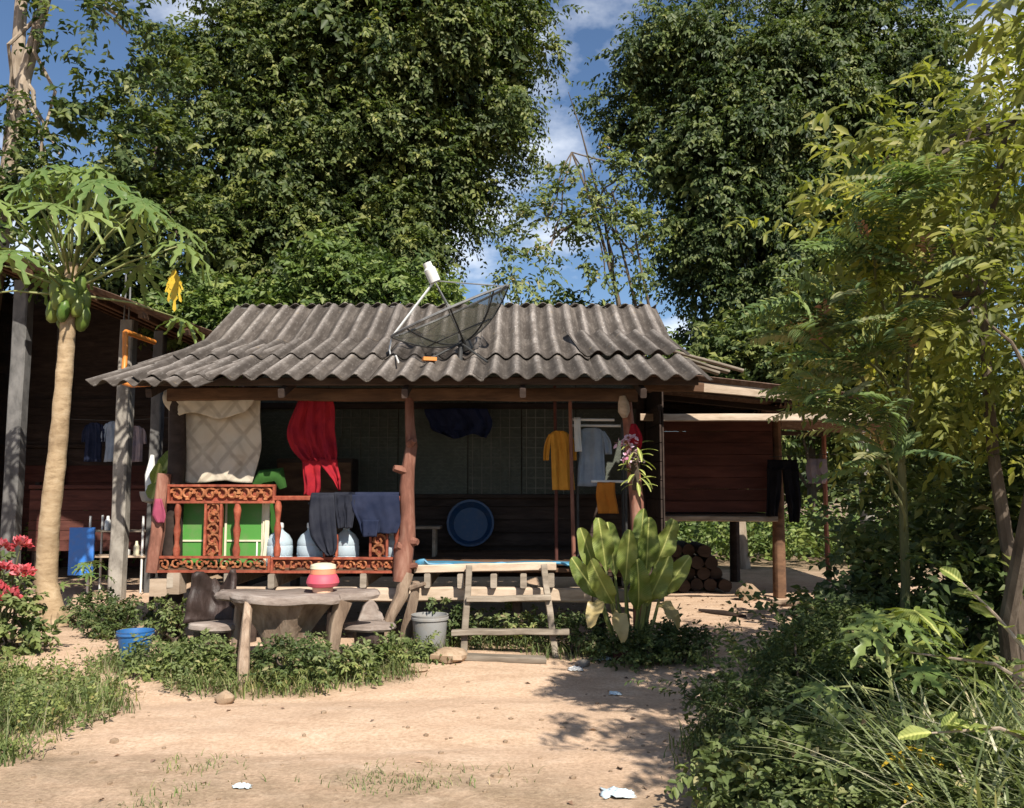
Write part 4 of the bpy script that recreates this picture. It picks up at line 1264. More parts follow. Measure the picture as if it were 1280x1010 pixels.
# left seat: dark root armchair, broken back
CA = thing('root_chair', (-2.62, 8.0, g1(-2.62, 8.0)), 'dark carved root chair with tall broken backrest left of the table', 'chair')
t = MB()
def backf(u, v):
    x = -2.93 + .06 * v + .46 * u * (1 - .25 * v); z = .40 + .43 * v * (1.0 - .20 * math.sin(PI * u * 1.15) + .10 * math.sin(7 * u) + .06 * math.sin(17 * u))
    return (x + .02 * math.sin(9 * u), 8.05 + .14 * math.sin(PI * u) + .06 * v + .02 * math.sin(11 * v + 5 * u), z)
t.grid(backf, 16, 12); t.build('backrest', M['root_dark'], CA, thick=.05)
t = MB(); n = 22; vs = []; fs = []
for z, k in ((.43, .9), (.42, 1.0), (.385, 1.02), (.365, .9)):
    for i in range(n):
        a = 2 * PI * i / n; s = (1 + .12 * math.sin(3 * a + 1) + .05 * math.sin(8 * a)) * k
        vs.append((-2.62 + .22 * s * math.cos(a), 7.90 + .16 * s * math.sin(a), z + .01 * math.sin(2 * a)))
for j in range(3):
    for i in range(n):
        a = j * n + i; b_ = j * n + (i + 1) % n; fs.append((b_, a, a + n, b_ + n))
fs.append(tuple(range(n))); fs.append(tuple(reversed(range(3 * n, 4 * n))))
t.add(vs, fs); t.build('seat', M['root_top'], CA)
t = MB(); t.tube([(-2.64, 7.97, g1(-2.64, 7.97) - .04), (-2.64, 7.97, .15), (-2.63, 7.95, .38)], [.17, .14, .16], 12, .14); t.build('stump', M['root_dark'], CA)
t = MB(); t.tube([(-2.42, 8.05, .38), (-2.40, 8.0, .52), (-2.45, 7.9, .60)], [.045, .04, .03], 8, .15); t.build('armrest', M['root_dark'], CA)
# right seat
CB = thing('root_stool', (-1.20, 8.05, g1(-1.2, 8.05)), 'grey slab stool with short backrest between table and crooked post', 'stool')
t = MB(); vs = []; fs = []
for z, k in ((.405, .92), (.395, 1.0), (.365, 1.03), (.345, .92)):
    for i in range(n):
        a = 2 * PI * i / n; s = (1 + .08 * math.sin(2 * a + 2) + .05 * math.sin(7 * a)) * k
        vs.append((-1.27 + .22 * s * math.cos(a), 8.03 + .16 * s * math.sin(a), z))
for j in range(3):
    for i in range(n):
        a = j * n + i; b_ = j * n + (i + 1) % n; fs.append((b_, a, a + n, b_ + n))
fs.append(tuple(range(n))); fs.append(tuple(reversed(range(3 * n, 4 * n))))
t.add(vs, fs); t.build('seat', M['root_top'], CB)
t = MB(); t.grid(lambda u, v: (-1.40 + .26 * u + .05 * v * (1 - 2 * u), 8.17 + .05 * math.sin(PI * u) + .04 * v, .39 + .19 * v * math.sin(PI * (u * .75 + .22)) ** .7), 12, 8); t.build('backrest', M['root_top'], CB, thick=.04)
t = MB(); t.tube([(-1.25, 8.05, g1(-1.25, 8.05) - .04), (-1.26, 8.05, .15), (-1.26, 8.05, .355)], [.15, .13, .14], 12, .14); t.build('stump', M['root_dark'], CB)

# ------------------------------------------------------------------ buckets
def bucket(name, x, y, r0, r1, h, m, label, cat, tilt=0.0, handle=True, fillm=None):
    z = g1(x, y) - .006
    o = thing(name, (x, y, z), label, cat)
    rot = Matrix.Rotation(tilt, 3, 'X')
    t = MB(); t.lathe([(r0 * .96, 0), (r0, .008), (r1 * .985, h * .86), (r1 * 1.06, h * .87), (r1 * 1.06, h * .93), (r1 * 1.02, h * .94), (r1 * 1.05, h), (r1 * .98, h), (r1 * .93, h * .86), (r0 * .92, .03)], (x, y, z), 26, m=rot)
    t.build('body', M[m], o)
    if handle:
        t = MB(); pts = []
        for k in range(9):
            a = PI * k / 8
            p = rot @ Vector((r1 * 1.07 * math.cos(a), -r1 * .75 * math.sin(a) - .01, h * .9 - r1 * .35 * math.sin(a)))
            pts.append(p + Vector((x, y, z)))
        t.tube(pts, .006, 6); t.build('handle', M['metal_grey'], o)
    if fillm:
        t = MB(); t.lathe([(r1 * .90, h * .80), (r1 * .5, h * .81), (.01, h * .815)], (x, y, z), 20, m=rot); t.build('lid', M[fillm], o)
    return o


bucket('blue_bucket', -3.32, 7.98, .115, .15, .26, 'blue_plastic', 'bright blue plastic bucket on the bare ground among weeds', 'bucket')
bucket('grey_bucket', -.76, 8.36, .14, .165, .34, 'grey_plastic', 'large grey plastic bucket beside the crooked post', 'bucket', handle=False)

# ------------------------------------------------------------------ ladder
LD = thing('wooden_ladder', (-.05, 8.35, g1(-.05, 8.3)), 'rough pale wooden step ladder leaning against the deck edge', 'ladder')
for p0, p1 in (((-.44, 8.26, g1(-.44, 8.26) - .03), (-.40, 8.48, .87)), ((.40, 8.24, g1(.4, 8.24) - .03), (.30, 8.48, .88))):
    t = MB(); t.plank(p0, p1, .06, .05, up=(0, 1, 0), segs=4, jit=.005); t.build('stile', M['wood_grey'], LD)
for (x0, x1, z, y, dz) in ((-.42, .36, .57, 8.36, .025), (-.55, .52, .29, 8.255, .01)):
    t = MB(); t.plank((x0, y, z), (x1, y - .01, z + dz), .09, .05, segs=5, jit=.005); t.build('rung', M['wood_grey'], LD)
t = MB(); t.plank((-.42, 8.05, g1(-.4, 8.05) + .02), (.30, 8.1, g1(.3, 8.1) + .02), .14, .05, segs=4, jit=.006)
t.build('ground_plank', M['wood_grey'], None, 'weathered plank lying on the ground at the foot of the ladder', 'plank')

# ------------------------------------------------------------------ stones, logs and litter
def stone(x, y, r, seed, label, m='stone', sink=.3):
    t = MB(); z = g1(x, y); t.rock((x, y, z + r[2] * (1 - sink)), r, seed, 14); return t.build('stone', M[m], None, label, 'stone')


stone(3.15, 12.05, (.14, .12, .13), 3, 'rounded tan stone in front of the raised side room')
stone(-2.16, 6.85, (.07, .06, .055), 4, 'fist-sized tan stone in front of the weeds below the table')
stone(-.55, 8.0, (.16, .12, .07), 6, 'flat reddish stone at the foot of the grey bucket')
stone(-.80, 7.72, (.10, .07, .04), 7, 'low flat stone at the path edge below the crooked post')
stone(.62, 7.95, (.06, .05, .035), 8, 'small pale stone by the path edge right of the ladder', 'concrete')
stone(-3.75, 5.25, (.08, .06, .05), 9, 'small stone at the edge of the grassy patch')
t = MB(); t.tube([(3.3, 11.5, g1(3.3, 11.5) + .03), (3.55, 11.35, g1(3.5, 11.4) + .05), (3.95, 11.3, g1(3.9, 11.3) + .03)], [.04, .045, .02], 8, .2)
t.build('driftwood', M['root'], None, 'short pale branch lying on the ground by the tan stone', 'branch')
t = MB(); t.tube([(2.3, 11.1, g1(2.3, 11.1) + .02), (2.55, 10.9, g1(2.5, 10.9) + .03), (2.75, 10.65, g1(2.7, 10.7) + .015)], [.025, .035, .02], 7, .2)
t.build('branch', M['wood_dark'], None, 'dark stick lying on the lit ground in front of the side room', 'branch')
FW = thing('firewood_pile', (2.5, 13.3, g1(2.5, 13.3)), 'dark pile of firewood logs stacked under the raised side room', 'firewood')
k = 0
for row in range(4):
    for i in range(6 - row):
        x = 2.05 + i * .20 + row * .1; z = g1(2.5, 13.2) + .09 + row * .165
        t = MB(); y0 = 12.9 + rs.uniform(-.1, .1)
        t.tube([(x, y0, z), (x + rs.uniform(-.04, .04), y0 + .8, z + .01)], [.095, .09], 9, .1); t.build('log', M['wood_dark'], FW); k += 1


def litter(name, x, y, w, d, seed, m, label):
    rr = random.Random(seed); z = g1(x, y)
    H_ = [[rr.uniform(.0, 1) for _ in range(11)] for _ in range(11)]
    t = MB()
    def fn(u, v):
        h = H_[round(u * 10)][round(v * 10)] * (.35 + .65 * math.sin(PI * u) * math.sin(PI * v))
        return (x + w * (u - .5) * (.75 + .5 * H_[round(v * 10)][0]), y + d * (v - .5) * (.7 + .6 * H_[0][round(u * 10)]), g1(x + w * (u - .5), y + d * (v - .5)) + .006 + .05 * h * w / .2)
    t.grid(fn, 10, 10)
    return t.build(name, M[m], None, label, 'litter', thick=.003)


M['pale_film'] = plastic('pale_film', (.55, .66, .72), .35, .2)
litter('plastic_bag', .56, 4.88, .15, .14, 2, 'pale_film', 'crumpled pale blue plastic bag on the dirt in the tree shade')
litter('plastic_bag', .55, 7.85, .12, .10, 3, 'white_plastic', 'crumpled white plastic scrap right of the ladder foot')
litter('plastic_bag', .86, 8.18, .16, .14, 4, 'pale_film', 'pale crumpled plastic in the weeds under the broad-leaved plant')
litter('paper_scrap', -1.45, 4.95, .09, .05, 5, 'pale_film', 'small white paper scrap on the bare dirt track')
litter('paper_scrap', .82, 7.25, .09, .06, 6, 'pale_film', 'small white scrap at the edge of the dappled shade')

# ------------------------------------------------------------------ hanging clothes by the side room
t = MB()
cloth([(1.98, 3.46, 3.86, 0), (1.85, 3.45, 3.88, 0)], 12.05, 2, .02, 5, 16, 5, t=t)
cloth([(1.86, 3.45, 3.66, 0), (1.5, 3.44, 3.63, 0), (1.22, 3.43, 3.58, 0)], 12.05, 1.5, .025, 6, 12, 14, t=t)
cloth([(1.86, 3.66, 3.88, 0), (1.5, 3.70, 3.90, 0), (1.14, 3.74, 3.88, 0)], 12.06, 1.5, .025, 7, 12, 14, t=t)
t.build('black_trousers', M['black_cloth'], None, 'black trousers hanging at the outer corner of the side room', 'trousers', thick=.01)
cloth([(2.0, 4.02, 4.28, 0), (1.8, 4.0, 4.3, 0), (1.66, 4.03, 4.26, 0)], 12.1, 2, .02, 8, 14, 10).build('rust_rag', M['mixed_cloth'], None, 'small brownish cloth on the line right of the black trousers', 'cloth', thick=.008)
t = MB(); t.tube([(3.5, 12.08, 2.02), (4.2, 11.6, 2.04), (5.0, 13.6, 2.1)], .005, 5); t.build('clothes_line', M['metal_dark'], None, 'thin clothes line strung from the corner of the side room', 'line')

# ------------------------------------------------------------------ inside the left shed
t = MB(); t.box((-6.02, 12.55, .72), (.34, .03, .66), .05); bp = t.build('blue_board', M['blue_panel'], None, 'bright blue plastic board leaning upright in the open shed', 'board')
SHF = thing('small_table', (-5.75, 13.1, g1(-5.75, 13.1)), 'cluttered white-legged table beside the blue board in the shed', 'table')
z0 = g1(-5.7, 13.1)
t = MB(); t.plank((-6.1, 13.05, .62), (-5.25, 13.05, .62), .45, .025); t.build('table_top', M['wood_pale'], SHF)
t = MB(); t.plank((-6.1, 13.05, .98), (-5.25, 13.05, .98), .40, .022); t.build('shelf', M['wood_grey'], SHF)
for x in (-6.06, -5.3):
    for y in (12.86, 13.24):
        t = MB(); t.tube([(x, y, z0 - .02), (x, y, 1.2)], .016, 7); t.build('leg', M['white_plastic'], SHF)
for i, (x, y, z, r, h, m_, lab) in enumerate(((-5.72, 12.95, .633, .05, .16, 'peach_plastic', 'peach plastic jar on the table in the shed'), (-5.58, 12.98, .633, .06, .11, 'white_plastic', 'white bowl-shaped tub on the table in the shed'), (-5.42, 12.95, .633, .04, .2, 'cream_paint', 'cream bottle on the table in the shed'),
                                              (-5.85, 12.95, .993, .045, .2, 'white_plastic', 'white bottle on the upper shelf in the shed'), (-5.6, 12.97, .993, .06, .13, 'orange_plastic', 'orange tin on the upper shelf in the shed'))):
    t = MB(); t.lathe([(r * .9, 0), (r, .01), (r, h * .65), (r * .5, h * .82), (r * .45, h), (r * .3, h + .005)], (x, y, z), 14); t.build('jar', M[m_], None, lab, 'jar')
for i, (x, z1, w, h, m_, lab) in enumerate(((-6.10, 2.62, .30, .62, 'greyblue_cloth', 'pale grey-blue shirt hanging on a line in the dark shed'), (-5.78, 2.55, .24, .55, 'mixed_cloth', 'brownish shirt hanging in the dark shed near the concrete post'), (-6.42, 2.6, .26, .6, 'navy_cloth', 'dark shirt hanging deep in the open shed'))):
    shirt(x, 13.6, z1, w, h, 100 + i * 7).build('hanging_shirt', M[m_], None, lab, 'shirt', thick=.008)
t = MB(); t.tube([(-6.9, 13.6, 2.66), (-6.1, 13.6, 2.63), (-5.2, 13.4, 2.66)], .006, 5); t.build('clothes_line', M['metal_dark'], None, 'thin line with shirts stretched across the open shed', 'line')
# white hanging pot with a broad leaf beside the concrete post
t = MB(); t.lathe([(.03, 0), (.12, .03), (.145, .10), (.15, .14), (.13, .14), (.02, .06)], (-4.10, 10.2, 1.42), 20); t.build('hanging_pot', M['grey_plastic'], None, 'grey hanging bowl pot between the shed post and the railing', 'pot')
t = MB(); t.tube([(-4.14, 10.2, 1.54), (-4.15, 10.2, 1.75), (-4.13, 10.2, 1.98)], [.055, .06, .02], 9, .1); t.build('hanging_bottle', M['white_plastic'], None, 'white plastic bottle standing in the grey hanging pot', 'bottle')
t = MB(); t.tube([(-4.10, 10.2, 1.45), (-4.09, 10.25, 1.0), (-4.1, 10.25, g1(-4.1, 10.2) - .03)], .03, 7, .08); t.build('pot_stake', M['wood_dark'], None, 'dark wooden stake carrying the grey bowl pot', 'stake')

# ------------------------------------------------------------------ trees
def crown_clusters(rs, blobs, n, back=.45, shell=(.72, 1.06), holes=None):
    """cluster centres over the outer shell of several ellipsoids; fewer on the far side"""
    w = np.array([b[3] * b[5] * (b[6] if len(b) > 6 else 1.0) for b in blobs]); w = w / w.sum()
    C = []; Dn = []
    for b, k in zip(blobs, rs.multinomial(n, w)):
        d = rand_dirs(rs, k * 3)
        keep = (d[:, 1] < .25) | (rs.random(len(d)) < back)
        if holes is not None:                           # leave dark hollows between the tufts
            q = d * np.array(b[3:6]) + np.array(b[:3])
            keep &= (np.sin(q[:, 0] * 2.3 + 1) * np.sin(q[:, 2] * 2.0 + .5 * q[:, 0]) + .7 * np.sin(q[:, 0] * 4.7 + q[:, 2] * 1.3) * np.sin(q[:, 2] * 4.1 - q[:, 0])) > holes
        d = d[keep][:k]
        r = rs.uniform(*shell, len(d)) * (1 + .16 * np.sin(d[:, 0] * 5 + b[0]) * np.cos(d[:, 2] * 6 + b[1]))
        C.append(np.array(b[:3]) + d * np.array(b[3:6]) * r[:, None]); Dn.append(d)
    return np.concatenate(C), np.concatenate(Dn)


def leafy(Lv, C, Dn, m, K, Rc, LL, LW, droop=.3, up=.15, spread=.9, **kw):
    rs = Lv.rs; n = len(C)
    Rj = Rc * rs.uniform(.6, 1.35, n)
    O = np.repeat(C, m, 0) + rs.normal(0, .36, (n * m, 3)) * np.repeat(Rj, m)[:, None] * np.array([1, 1, .7])
    D = np.repeat(Dn, m, 0) * .75 + rand_dirs(rs, n * m) * spread; D[:, 2] += up
    kw.setdefault('tint', None)
    Lv.twigs(O, D, np.repeat(Rj, m) * rs.uniform(.6, 1.15, n * m), K, LL, LW, droop, **kw)


def limb(t, a, b_, r0, r1, rr, n=5, wob=.08):
    a = Vector(a); b_ = Vector(b_); L = (b_ - a).length
    pts = []; rad = []
    for i in range(n + 1):
        k = i / n
        p = a.lerp(b_, k) + Vector((rr.uniform(-1, 1), rr.uniform(-1, 1), rr.uniform(-.4, .8))) * wob * L * math.sin(PI * k)
        pts.append(p); rad.append(r0 + (r1 - r0) * k)
    t.tube(pts, rad, 7, .06)


def tree(name, label, base, trunk, blobs, n, m, K, Rc, LL, LW, leafm, barkm, seed, group=None, r0=.3, limbs=14, fill=.25, cat='tree', droop=.3, detail=1, lr=None, holes=None, **kw):
    x, y = base
    o = thing(name, (x, y, g1(x, y)), label, cat, group)
    rr = random.Random(seed); rs = np.random.default_rng(seed)
    Lv = Leaves(seed)
    C, Dn = crown_clusters(rs, blobs, n, holes=holes)
    leafy(Lv, C, Dn, m, K, Rc, LL, LW, droop, **kw)
    if fill:
        C2, D2 = crown_clusters(rs, blobs, int(n * fill), .8, (.25, .68))
        leafy(Lv, C2, D2, max(4, m // 2), K, Rc * 1.3, LL * 1.8, LW * 1.9, droop, **kw)
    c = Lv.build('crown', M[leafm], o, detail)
    c['kind'] = 'stuff'
    t = MB(); z0 = g1(x, y) - .1
    tp = [(x, y, z0)] + [tuple(p) for p in trunk]
    rad = [r0 * (1.25 - .85 * i / (len(tp) - 1)) for i in range(len(tp))]
    t.tube(tp, rad, 10, .06); t.build('trunk', M[barkm], o)
    for i in range(limbs):
        j = rr.randrange(len(C)); s = Vector(tp[rr.randrange(max(1, len(tp) // 2), len(tp))])
        t = MB(); limb(t, s, s.lerp(Vector(C[j]), .78), (lr or r0 * .35), .02, rr); t.build('limb', M[barkm], o)
    return o


tree('vine_covered_tree', 'huge dense dark-green tree towering behind the left half of the house roof', (-3.6, 22.4), [(-3.6, 22.4, 3), (-3.8, 22.3, 7), (-3.5, 22.2, 10), (-3.2, 22.2, 13)],
     [(-3.9, 22, 11.8, 4.4, 3.0, 4.2), (-5.9, 21.4, 10.2, 2.4, 2.4, 3.9), (-1.45, 21.4, 12.4, 2.3, 2.3, 2.9), (-4.9, 21.1, 7.2, 2.7, 2.0, 2.7), (-3.0, 21.3, 8.8, 2.1, 1.9, 2.4), (-3.6, 20.8, 13.2, 2.6, 1.8, 2.4)],
     1000, 20, 10, .66, .155, .088, 'canopy', 'bark', 101, r0=.42, limbs=18, droop=.4, leafdroop=.4, holes=-.28, fill=.35)
tree('broad_tree', 'tall dense dark-green tree rising behind the right end of the house roof', (7.0, 24.6), [(7.0, 24.6, 4), (6.8, 24.5, 8), (6.9, 24.3, 12)],
     [(7.0, 24.2, 11.6, 3.7, 2.8, 4.0), (4.5, 23.6, 13.4, 1.35, 1.5, 1.5), (9.3, 23.6, 13.0, 2.6, 2.3, 2.4), (7.4, 23.0, 7.0, 3.1, 2.3, 3.1), (5.7, 23.0, 9.5, 1.7, 1.9, 2.6), (10.5, 23.0, 8.6, 2.8, 2.3, 3.2), (7.4, 22.8, 11.2, 2.3, 1.7, 2.4)],
     950, 20, 10, .70, .17, .092, 'canopy2', 'bark', 202, r0=.4, limbs=18, droop=.5, leafdroop=.5, holes=-.28, fill=.35)
# pale-stemmed tree at the far left, open crown
PT = tree('pale_stemmed_tree', 'pale slanting tree trunk with sparse leafy branches beyond the open shed', (-9.5, 15.4), [(-9.3, 15.4, 4), (-9.0, 15.4, 7.0), (-8.75, 15.3, 8.9), (-8.25, 15.2, 11.0)],
          [(-8.6, 15.3, 7.3, 1.2, 1.0, 1.0), (-7.3, 15.0, 9.4, .95, .8, .75), (-7.6, 15.4, 7.8, 1.0, .9, .8), (-8.9, 15.4, 6.2, 1.1, 1, .8), (-7.5, 15.1, 10.6, 1.1, .8, .5)],
          90, 7, 9, .55, .17, .095, 'canopy2', 'bark_pale', 303, r0=.2, limbs=10, fill=.05, lr=.045, group=None)
t = MB(); t.tube([(-9.42, 15.6, 3.6), (-9.2, 15.7, 7), (-9.12, 15.7, 9), (-9.1, 15.7, 12)], [.15, .13, .12, .10], 9, .05); t.build('trunk', M['bark_pale'], PT)
tree('slim_tree', 'narrow mid-green tree between papaya crown and huge dark tree', (-7.7, 18.5), [(-7.7, 18.5, 3), (-7.6, 18.4, 6), (-7.6, 18.3, 9)],
     [(-7.6, 18.2, 8.3, .7, .8, 1.3), (-7.1, 18.0, 6.6, 1.1, .9, 1.3), (-8.2, 18.2, 6.2, 1.0, .9, 1.0)], 130, 9, 9, .5, .18, .10, 'canopy', 'bark', 404, r0=.12, limbs=8, fill=.1)
tree('young_tree', 'bright light-green young tree rising just behind the roof ridge left of the dish', (-2.7, 15.6), [(-2.7, 15.6, 2), (-2.75, 15.6, 4), (-2.8, 15.6, 5.2)],
     [(-2.9, 15.5, 4.9, 1.15, .8, .75), (-3.9, 15.4, 4.45, .8, .7, .6), (-1.8, 15.4, 4.6, .85, .7, .65), (-3.3, 15.5, 5.5, .4, .4, .6)], 210, 9, 9, .36, .135, .08, 'shrub', 'bark', 505, r0=.08, limbs=10, fill=.3)
tree('roadside_tree', 'small bright-green tree over the far end of the open shed roof', (-6.0, 17.6), [(-6.0, 17.6, 2), (-6.0, 17.5, 4.2)],
     [(-6.1, 17.4, 4.9, 1.15, .8, .7), (-5.2, 17.2, 4.4, .8, .7, .6)], 130, 8, 9, .4, .15, .085, 'shrub', 'bark', 606, r0=.08, limbs=7, fill=.3)
tree('low_tree', 'low bright-green tree just above the ridge under the gap of sky', (1.3, 19.6), [(1.3, 19.6, 2), (1.3, 19.5, 4.4)],
     [(1.2, 19.4, 4.7, 1.4, .9, .85), (.1, 19.2, 4.8, .8, .7, .8), (2.4, 19.3, 4.6, .9, .8, .9)], 200, 8, 9, .42, .155, .085, 'shrub', 'bark', 707, r0=.09, limbs=7, fill=.3)
ST = tree('open_crowned_tree', 'thin open-crowned tree with bare slanting stems against the gap of sky', (2.75, 18.2), [(2.6, 18.2, 3), (2.2, 18.1, 5.5), (1.7, 18.0, 7.4), (1.25, 18.0, 8.6)],
          [(1.45, 18.0, 7.6, .85, .6, .65), (.75, 18.0, 6.9, .65, .5, .5), (2.2, 18.0, 6.5, .7, .5, .9), (.3, 17.9, 6.0, .5, .4, .5), (2.0, 18, 8.1, .6, .5, .4)],
          80, 6, 8, .42, .14, .08, 'weed', 'bark', 808, r0=.05, limbs=12, fill=0, lr=.014)
for pts, r in (([(2.7, 18.3, .3), (2.35, 18.3, 4.5), (1.95, 18.2, 7.2), (1.45, 18.2, 9.2), (1.2, 18.2, 10.0)], [.05, .04, .03, .015, .006]), ([(2.8, 18.2, .3), (2.75, 18.2, 4.6), (2.3, 18.2, 6.6), (1.9, 18.2, 8.0)], [.045, .04, .025, .01]), ([(2.9, 18.1, .3), (2.9, 18.1, 5.0), (2.6, 18.1, 6.6), (2.5, 18.1, 7.8)], [.045, .035, .02, .01])):
    t = MB(); t.tube(pts, r, 7, .05); t.build('stem', M['bark'], ST)
tree('side_tree', 'dark bushy tree behind the lean-to roof below the tall right tree', (6.6, 19.6), [(6.6, 19.6, 1.5), (6.6, 19.5, 3.5)],
     [(6.4, 19.3, 3.9, 2.0, 1.2, 1.5), (8.6, 19.0, 3.6, 1.8, 1.2, 1.7), (4.6, 19.5, 4.2, 1.0, .9, .9)], 260, 9, 9, .5, .18, .10, 'canopy', 'bark', 909, r0=.12, limbs=8, fill=.35)

# far wood closing the view, a mass nobody could count
Lv = Leaves(77); rs = Lv.rs
n = 2300
ang = rs.uniform(R(15), R(165), n); rd = rs.uniform(34, 46, n)
C = np.stack([rd * np.cos(ang), rd * np.sin(ang), rs.uniform(.2, 1, n) * (4.2 + 2.2 * vnoise(ang * 7, ang * 0, 3) * 2)], 1)
Dn = unit(np.stack([-np.cos(ang), -np.sin(ang), np.full(n, .5)], 1))
leafy(Lv, C, Dn, 4, 7, 1.2, .55, .32)
Lv.build('far_wood', M['canopy'], None, 1, kind='stuff', label='distant dark wood closing the view behind the house', cat='wood')

# sunlit undergrowth beyond the raised room and behind the house
Lv = Leaves(78); rs = Lv.rs
n = 1500
P = np.stack([rs.uniform(-10, 11, n), rs.uniform(16.6, 20.5, n), np.zeros(n)], 1)
P[:, 2] = gz(P[:, 0], P[:, 1])
D = rand_dirs(rs, n) * .5; D[:, 2] = 1
Lv.twigs(P, D, rs.uniform(.6, 1.7, n), 14, .15, .085, .2)
Lv.build('undergrowth', M['shrub'], None, 1, kind='stuff', label='sunlit green undergrowth on the ground behind the stilted rooms', cat='undergrowth')

# ------------------------------------------------------------------ the near tree on the right
NT_ = thing('near_tree', (3.1, 5.6, g1(3.1, 5.6)), 'large yellow-green leafy tree overhanging the right side of the yard', 'tree')
rs = np.random.default_rng(12); rr = random.Random(12)
NB = [(3.15, 5.5, 3.05, 1.05, 1.15, 1.05), (2.55, 5.4, 2.75, .72, .8, .62), (3.7, 5.3, 4.0, .8, .9, .6), (2.85, 5.1, 3.55, .5, .6, .45), (2.65, 5.9, 2.25, .6, .7, .35), (3.5, 6.0, 2.1, .8, .8, .7),
      (2.35, 3.0, 3.75, .5, .55, .32, 1.5), (2.9, 2.2, 3.6, .6, .6, .5)]
Lv = Leaves(12)
C, Dn = crown_clusters(rs, NB, 330, .75, (.72, 1.08))
leafy(Lv, C, Dn, 6, 8, .34, .110, .038, .25, leafdroop=.3, jit=.35, face=1.1)
c = Lv.build('crown', M['yellow_leaf'], NT_, 2, curl=.2); c['kind'] = 'stuff'
trunks = [[(3.15, 5.6), (3.1, 5.55, .9), (2.98, 5.5, 1.8), (2.9, 5.4, 2.8), (3.0, 5.2, 3.8)], [(3.25, 5.7), (3.4, 5.7, 1.0), (3.55, 5.6, 2.2), (3.6, 5.3, 3.9)], [(3.05, 5.5), (2.9, 5.3, .8), (2.85, 4.7, 2.0), (2.8, 4.0, 3.0), (2.9, 3.2, 3.3)]]
tops = []
for p in trunks:
    pts = [(p[0][0], p[0][1], g1(*p[0]) - .05)] + p[1:]
    t = MB(); t.tube(pts, [.05 * (1.1 - .75 * i / (len(pts) - 1)) for i in range(len(pts))], 8, .08); t.build('trunk', M['bark'], NT_)
    tops += pts[2:]
for i in range(26):
    j = rr.randrange(len(C)); s = min(tops, key=lambda q: (Vector(q) - Vector(C[j])).length)
    t = MB(); limb(t, s, C[j], .016, .005, rr, wob=.1); t.build('limb', M['bark'], NT_)

# pinnate-leaved sapling in front of it, reddish at the tips
PN = thing('pinnate_sapling', (2.55, 6.0, g1(2.55, 6.0)), 'sapling with long feathery leaves and reddish tips beside the lean-to roof', 'tree')
Lv = Leaves(31); rs = Lv.rs
heads = [(1.72, 4.9, 2.42), (1.82, 4.8, 2.62), (1.98, 4.75, 2.85), (2.10, 4.7, 3.05), (1.95, 4.9, 2.22), (2.05, 5.0, 1.92), (2.2, 4.7, 2.75), (1.9, 4.9, 2.45), (2.2, 4.8, 2.35), (2.22, 4.6, 3.2), (2.15, 5.1, 1.78), (1.85, 5.1, 2.05)]
for i, h in enumerate(heads):
    n = 9
    az = rs.uniform(R(120), R(300), n)
    D = np.stack([np.cos(az), np.sin(az) * .7, rs.uniform(.15, .9, n)], 1)
    Lv.twigs(np.array(h)[None] + rs.normal(0, .03, (n, 3)), D, rs.uniform(.34, .56, n), 13, .085, .028, .30, pair=True, ang=68, leafdroop=.12, taper=.4, face=.8, tint=rs.uniform(.05, .75, n))
    D2 = np.array([[-.5, -.2, 1.0], [-.8, 0, .7], [-.2, -.4, 1]]) + rs.normal(0, .15, (3, 3))
    if i % 2 == 0: Lv.twigs(np.array(h)[None] + rs.normal(0, .02, (3, 3)), D2, rs.uniform(.16, .26, 3), 10, .055, .016, .15, pair=True, ang=60, leafdroop=.0, tint=rs.uniform(.85, .98, 3))
c = Lv.build('fronds', M['pinnate'], PN, 2); c['kind'] = 'stuff'
t = MB(); t.tube([(2.55, 6.0, g1(2.55, 6) - .05), (2.58, 5.9, 1.0), (2.5, 5.7, 2.0), (2.55, 5.4, 2.9), (2.65, 5.2, 3.4)], [.035, .03, .024, .016, .008], 8, .05); t.build('trunk', M['bark_green'], PN)
for h in heads:
    s = (2.5, 5.7, max(1.2, h[2] - .45))
    t = MB(); limb(t, s, h, .011, .006, rr, wob=.05); t.build('limb', M['bark_green'], PN)

# dark bushes filling in under the near tree
def bush(name, label, x, y, blobs, n, m, K, Rc, LL, LW, mat, seed, detail=1, cat='bush', stems=7, group=None, up=.5, **kw):
    o = thing(name, (x, y, g1(x, y)), label, cat, group)
    rs = np.random.default_rng(seed); rr = random.Random(seed); Lv = Leaves(seed)
    C, Dn = crown_clusters(rs, blobs, n, .8, (.35, 1.05))
    C[:, 2] = np.maximum(C[:, 2], gz(C[:, 0], C[:, 1]) + .05)
    leafy(Lv, C, Dn, m, K, Rc, LL, LW, .25, up, **kw)
    c = Lv.build('foliage', M[mat], o, detail); c['kind'] = 'stuff'
    for i in range(stems):
        j = rr.randrange(len(C))
        a = (x + rr.uniform(-.12, .12), y + rr.uniform(-.12, .12), g1(x, y) - .03)
        t = MB(); limb(t, a, C[j], .016, .005, rr, wob=.12); t.build('stem', M['bark'], o)
    return o


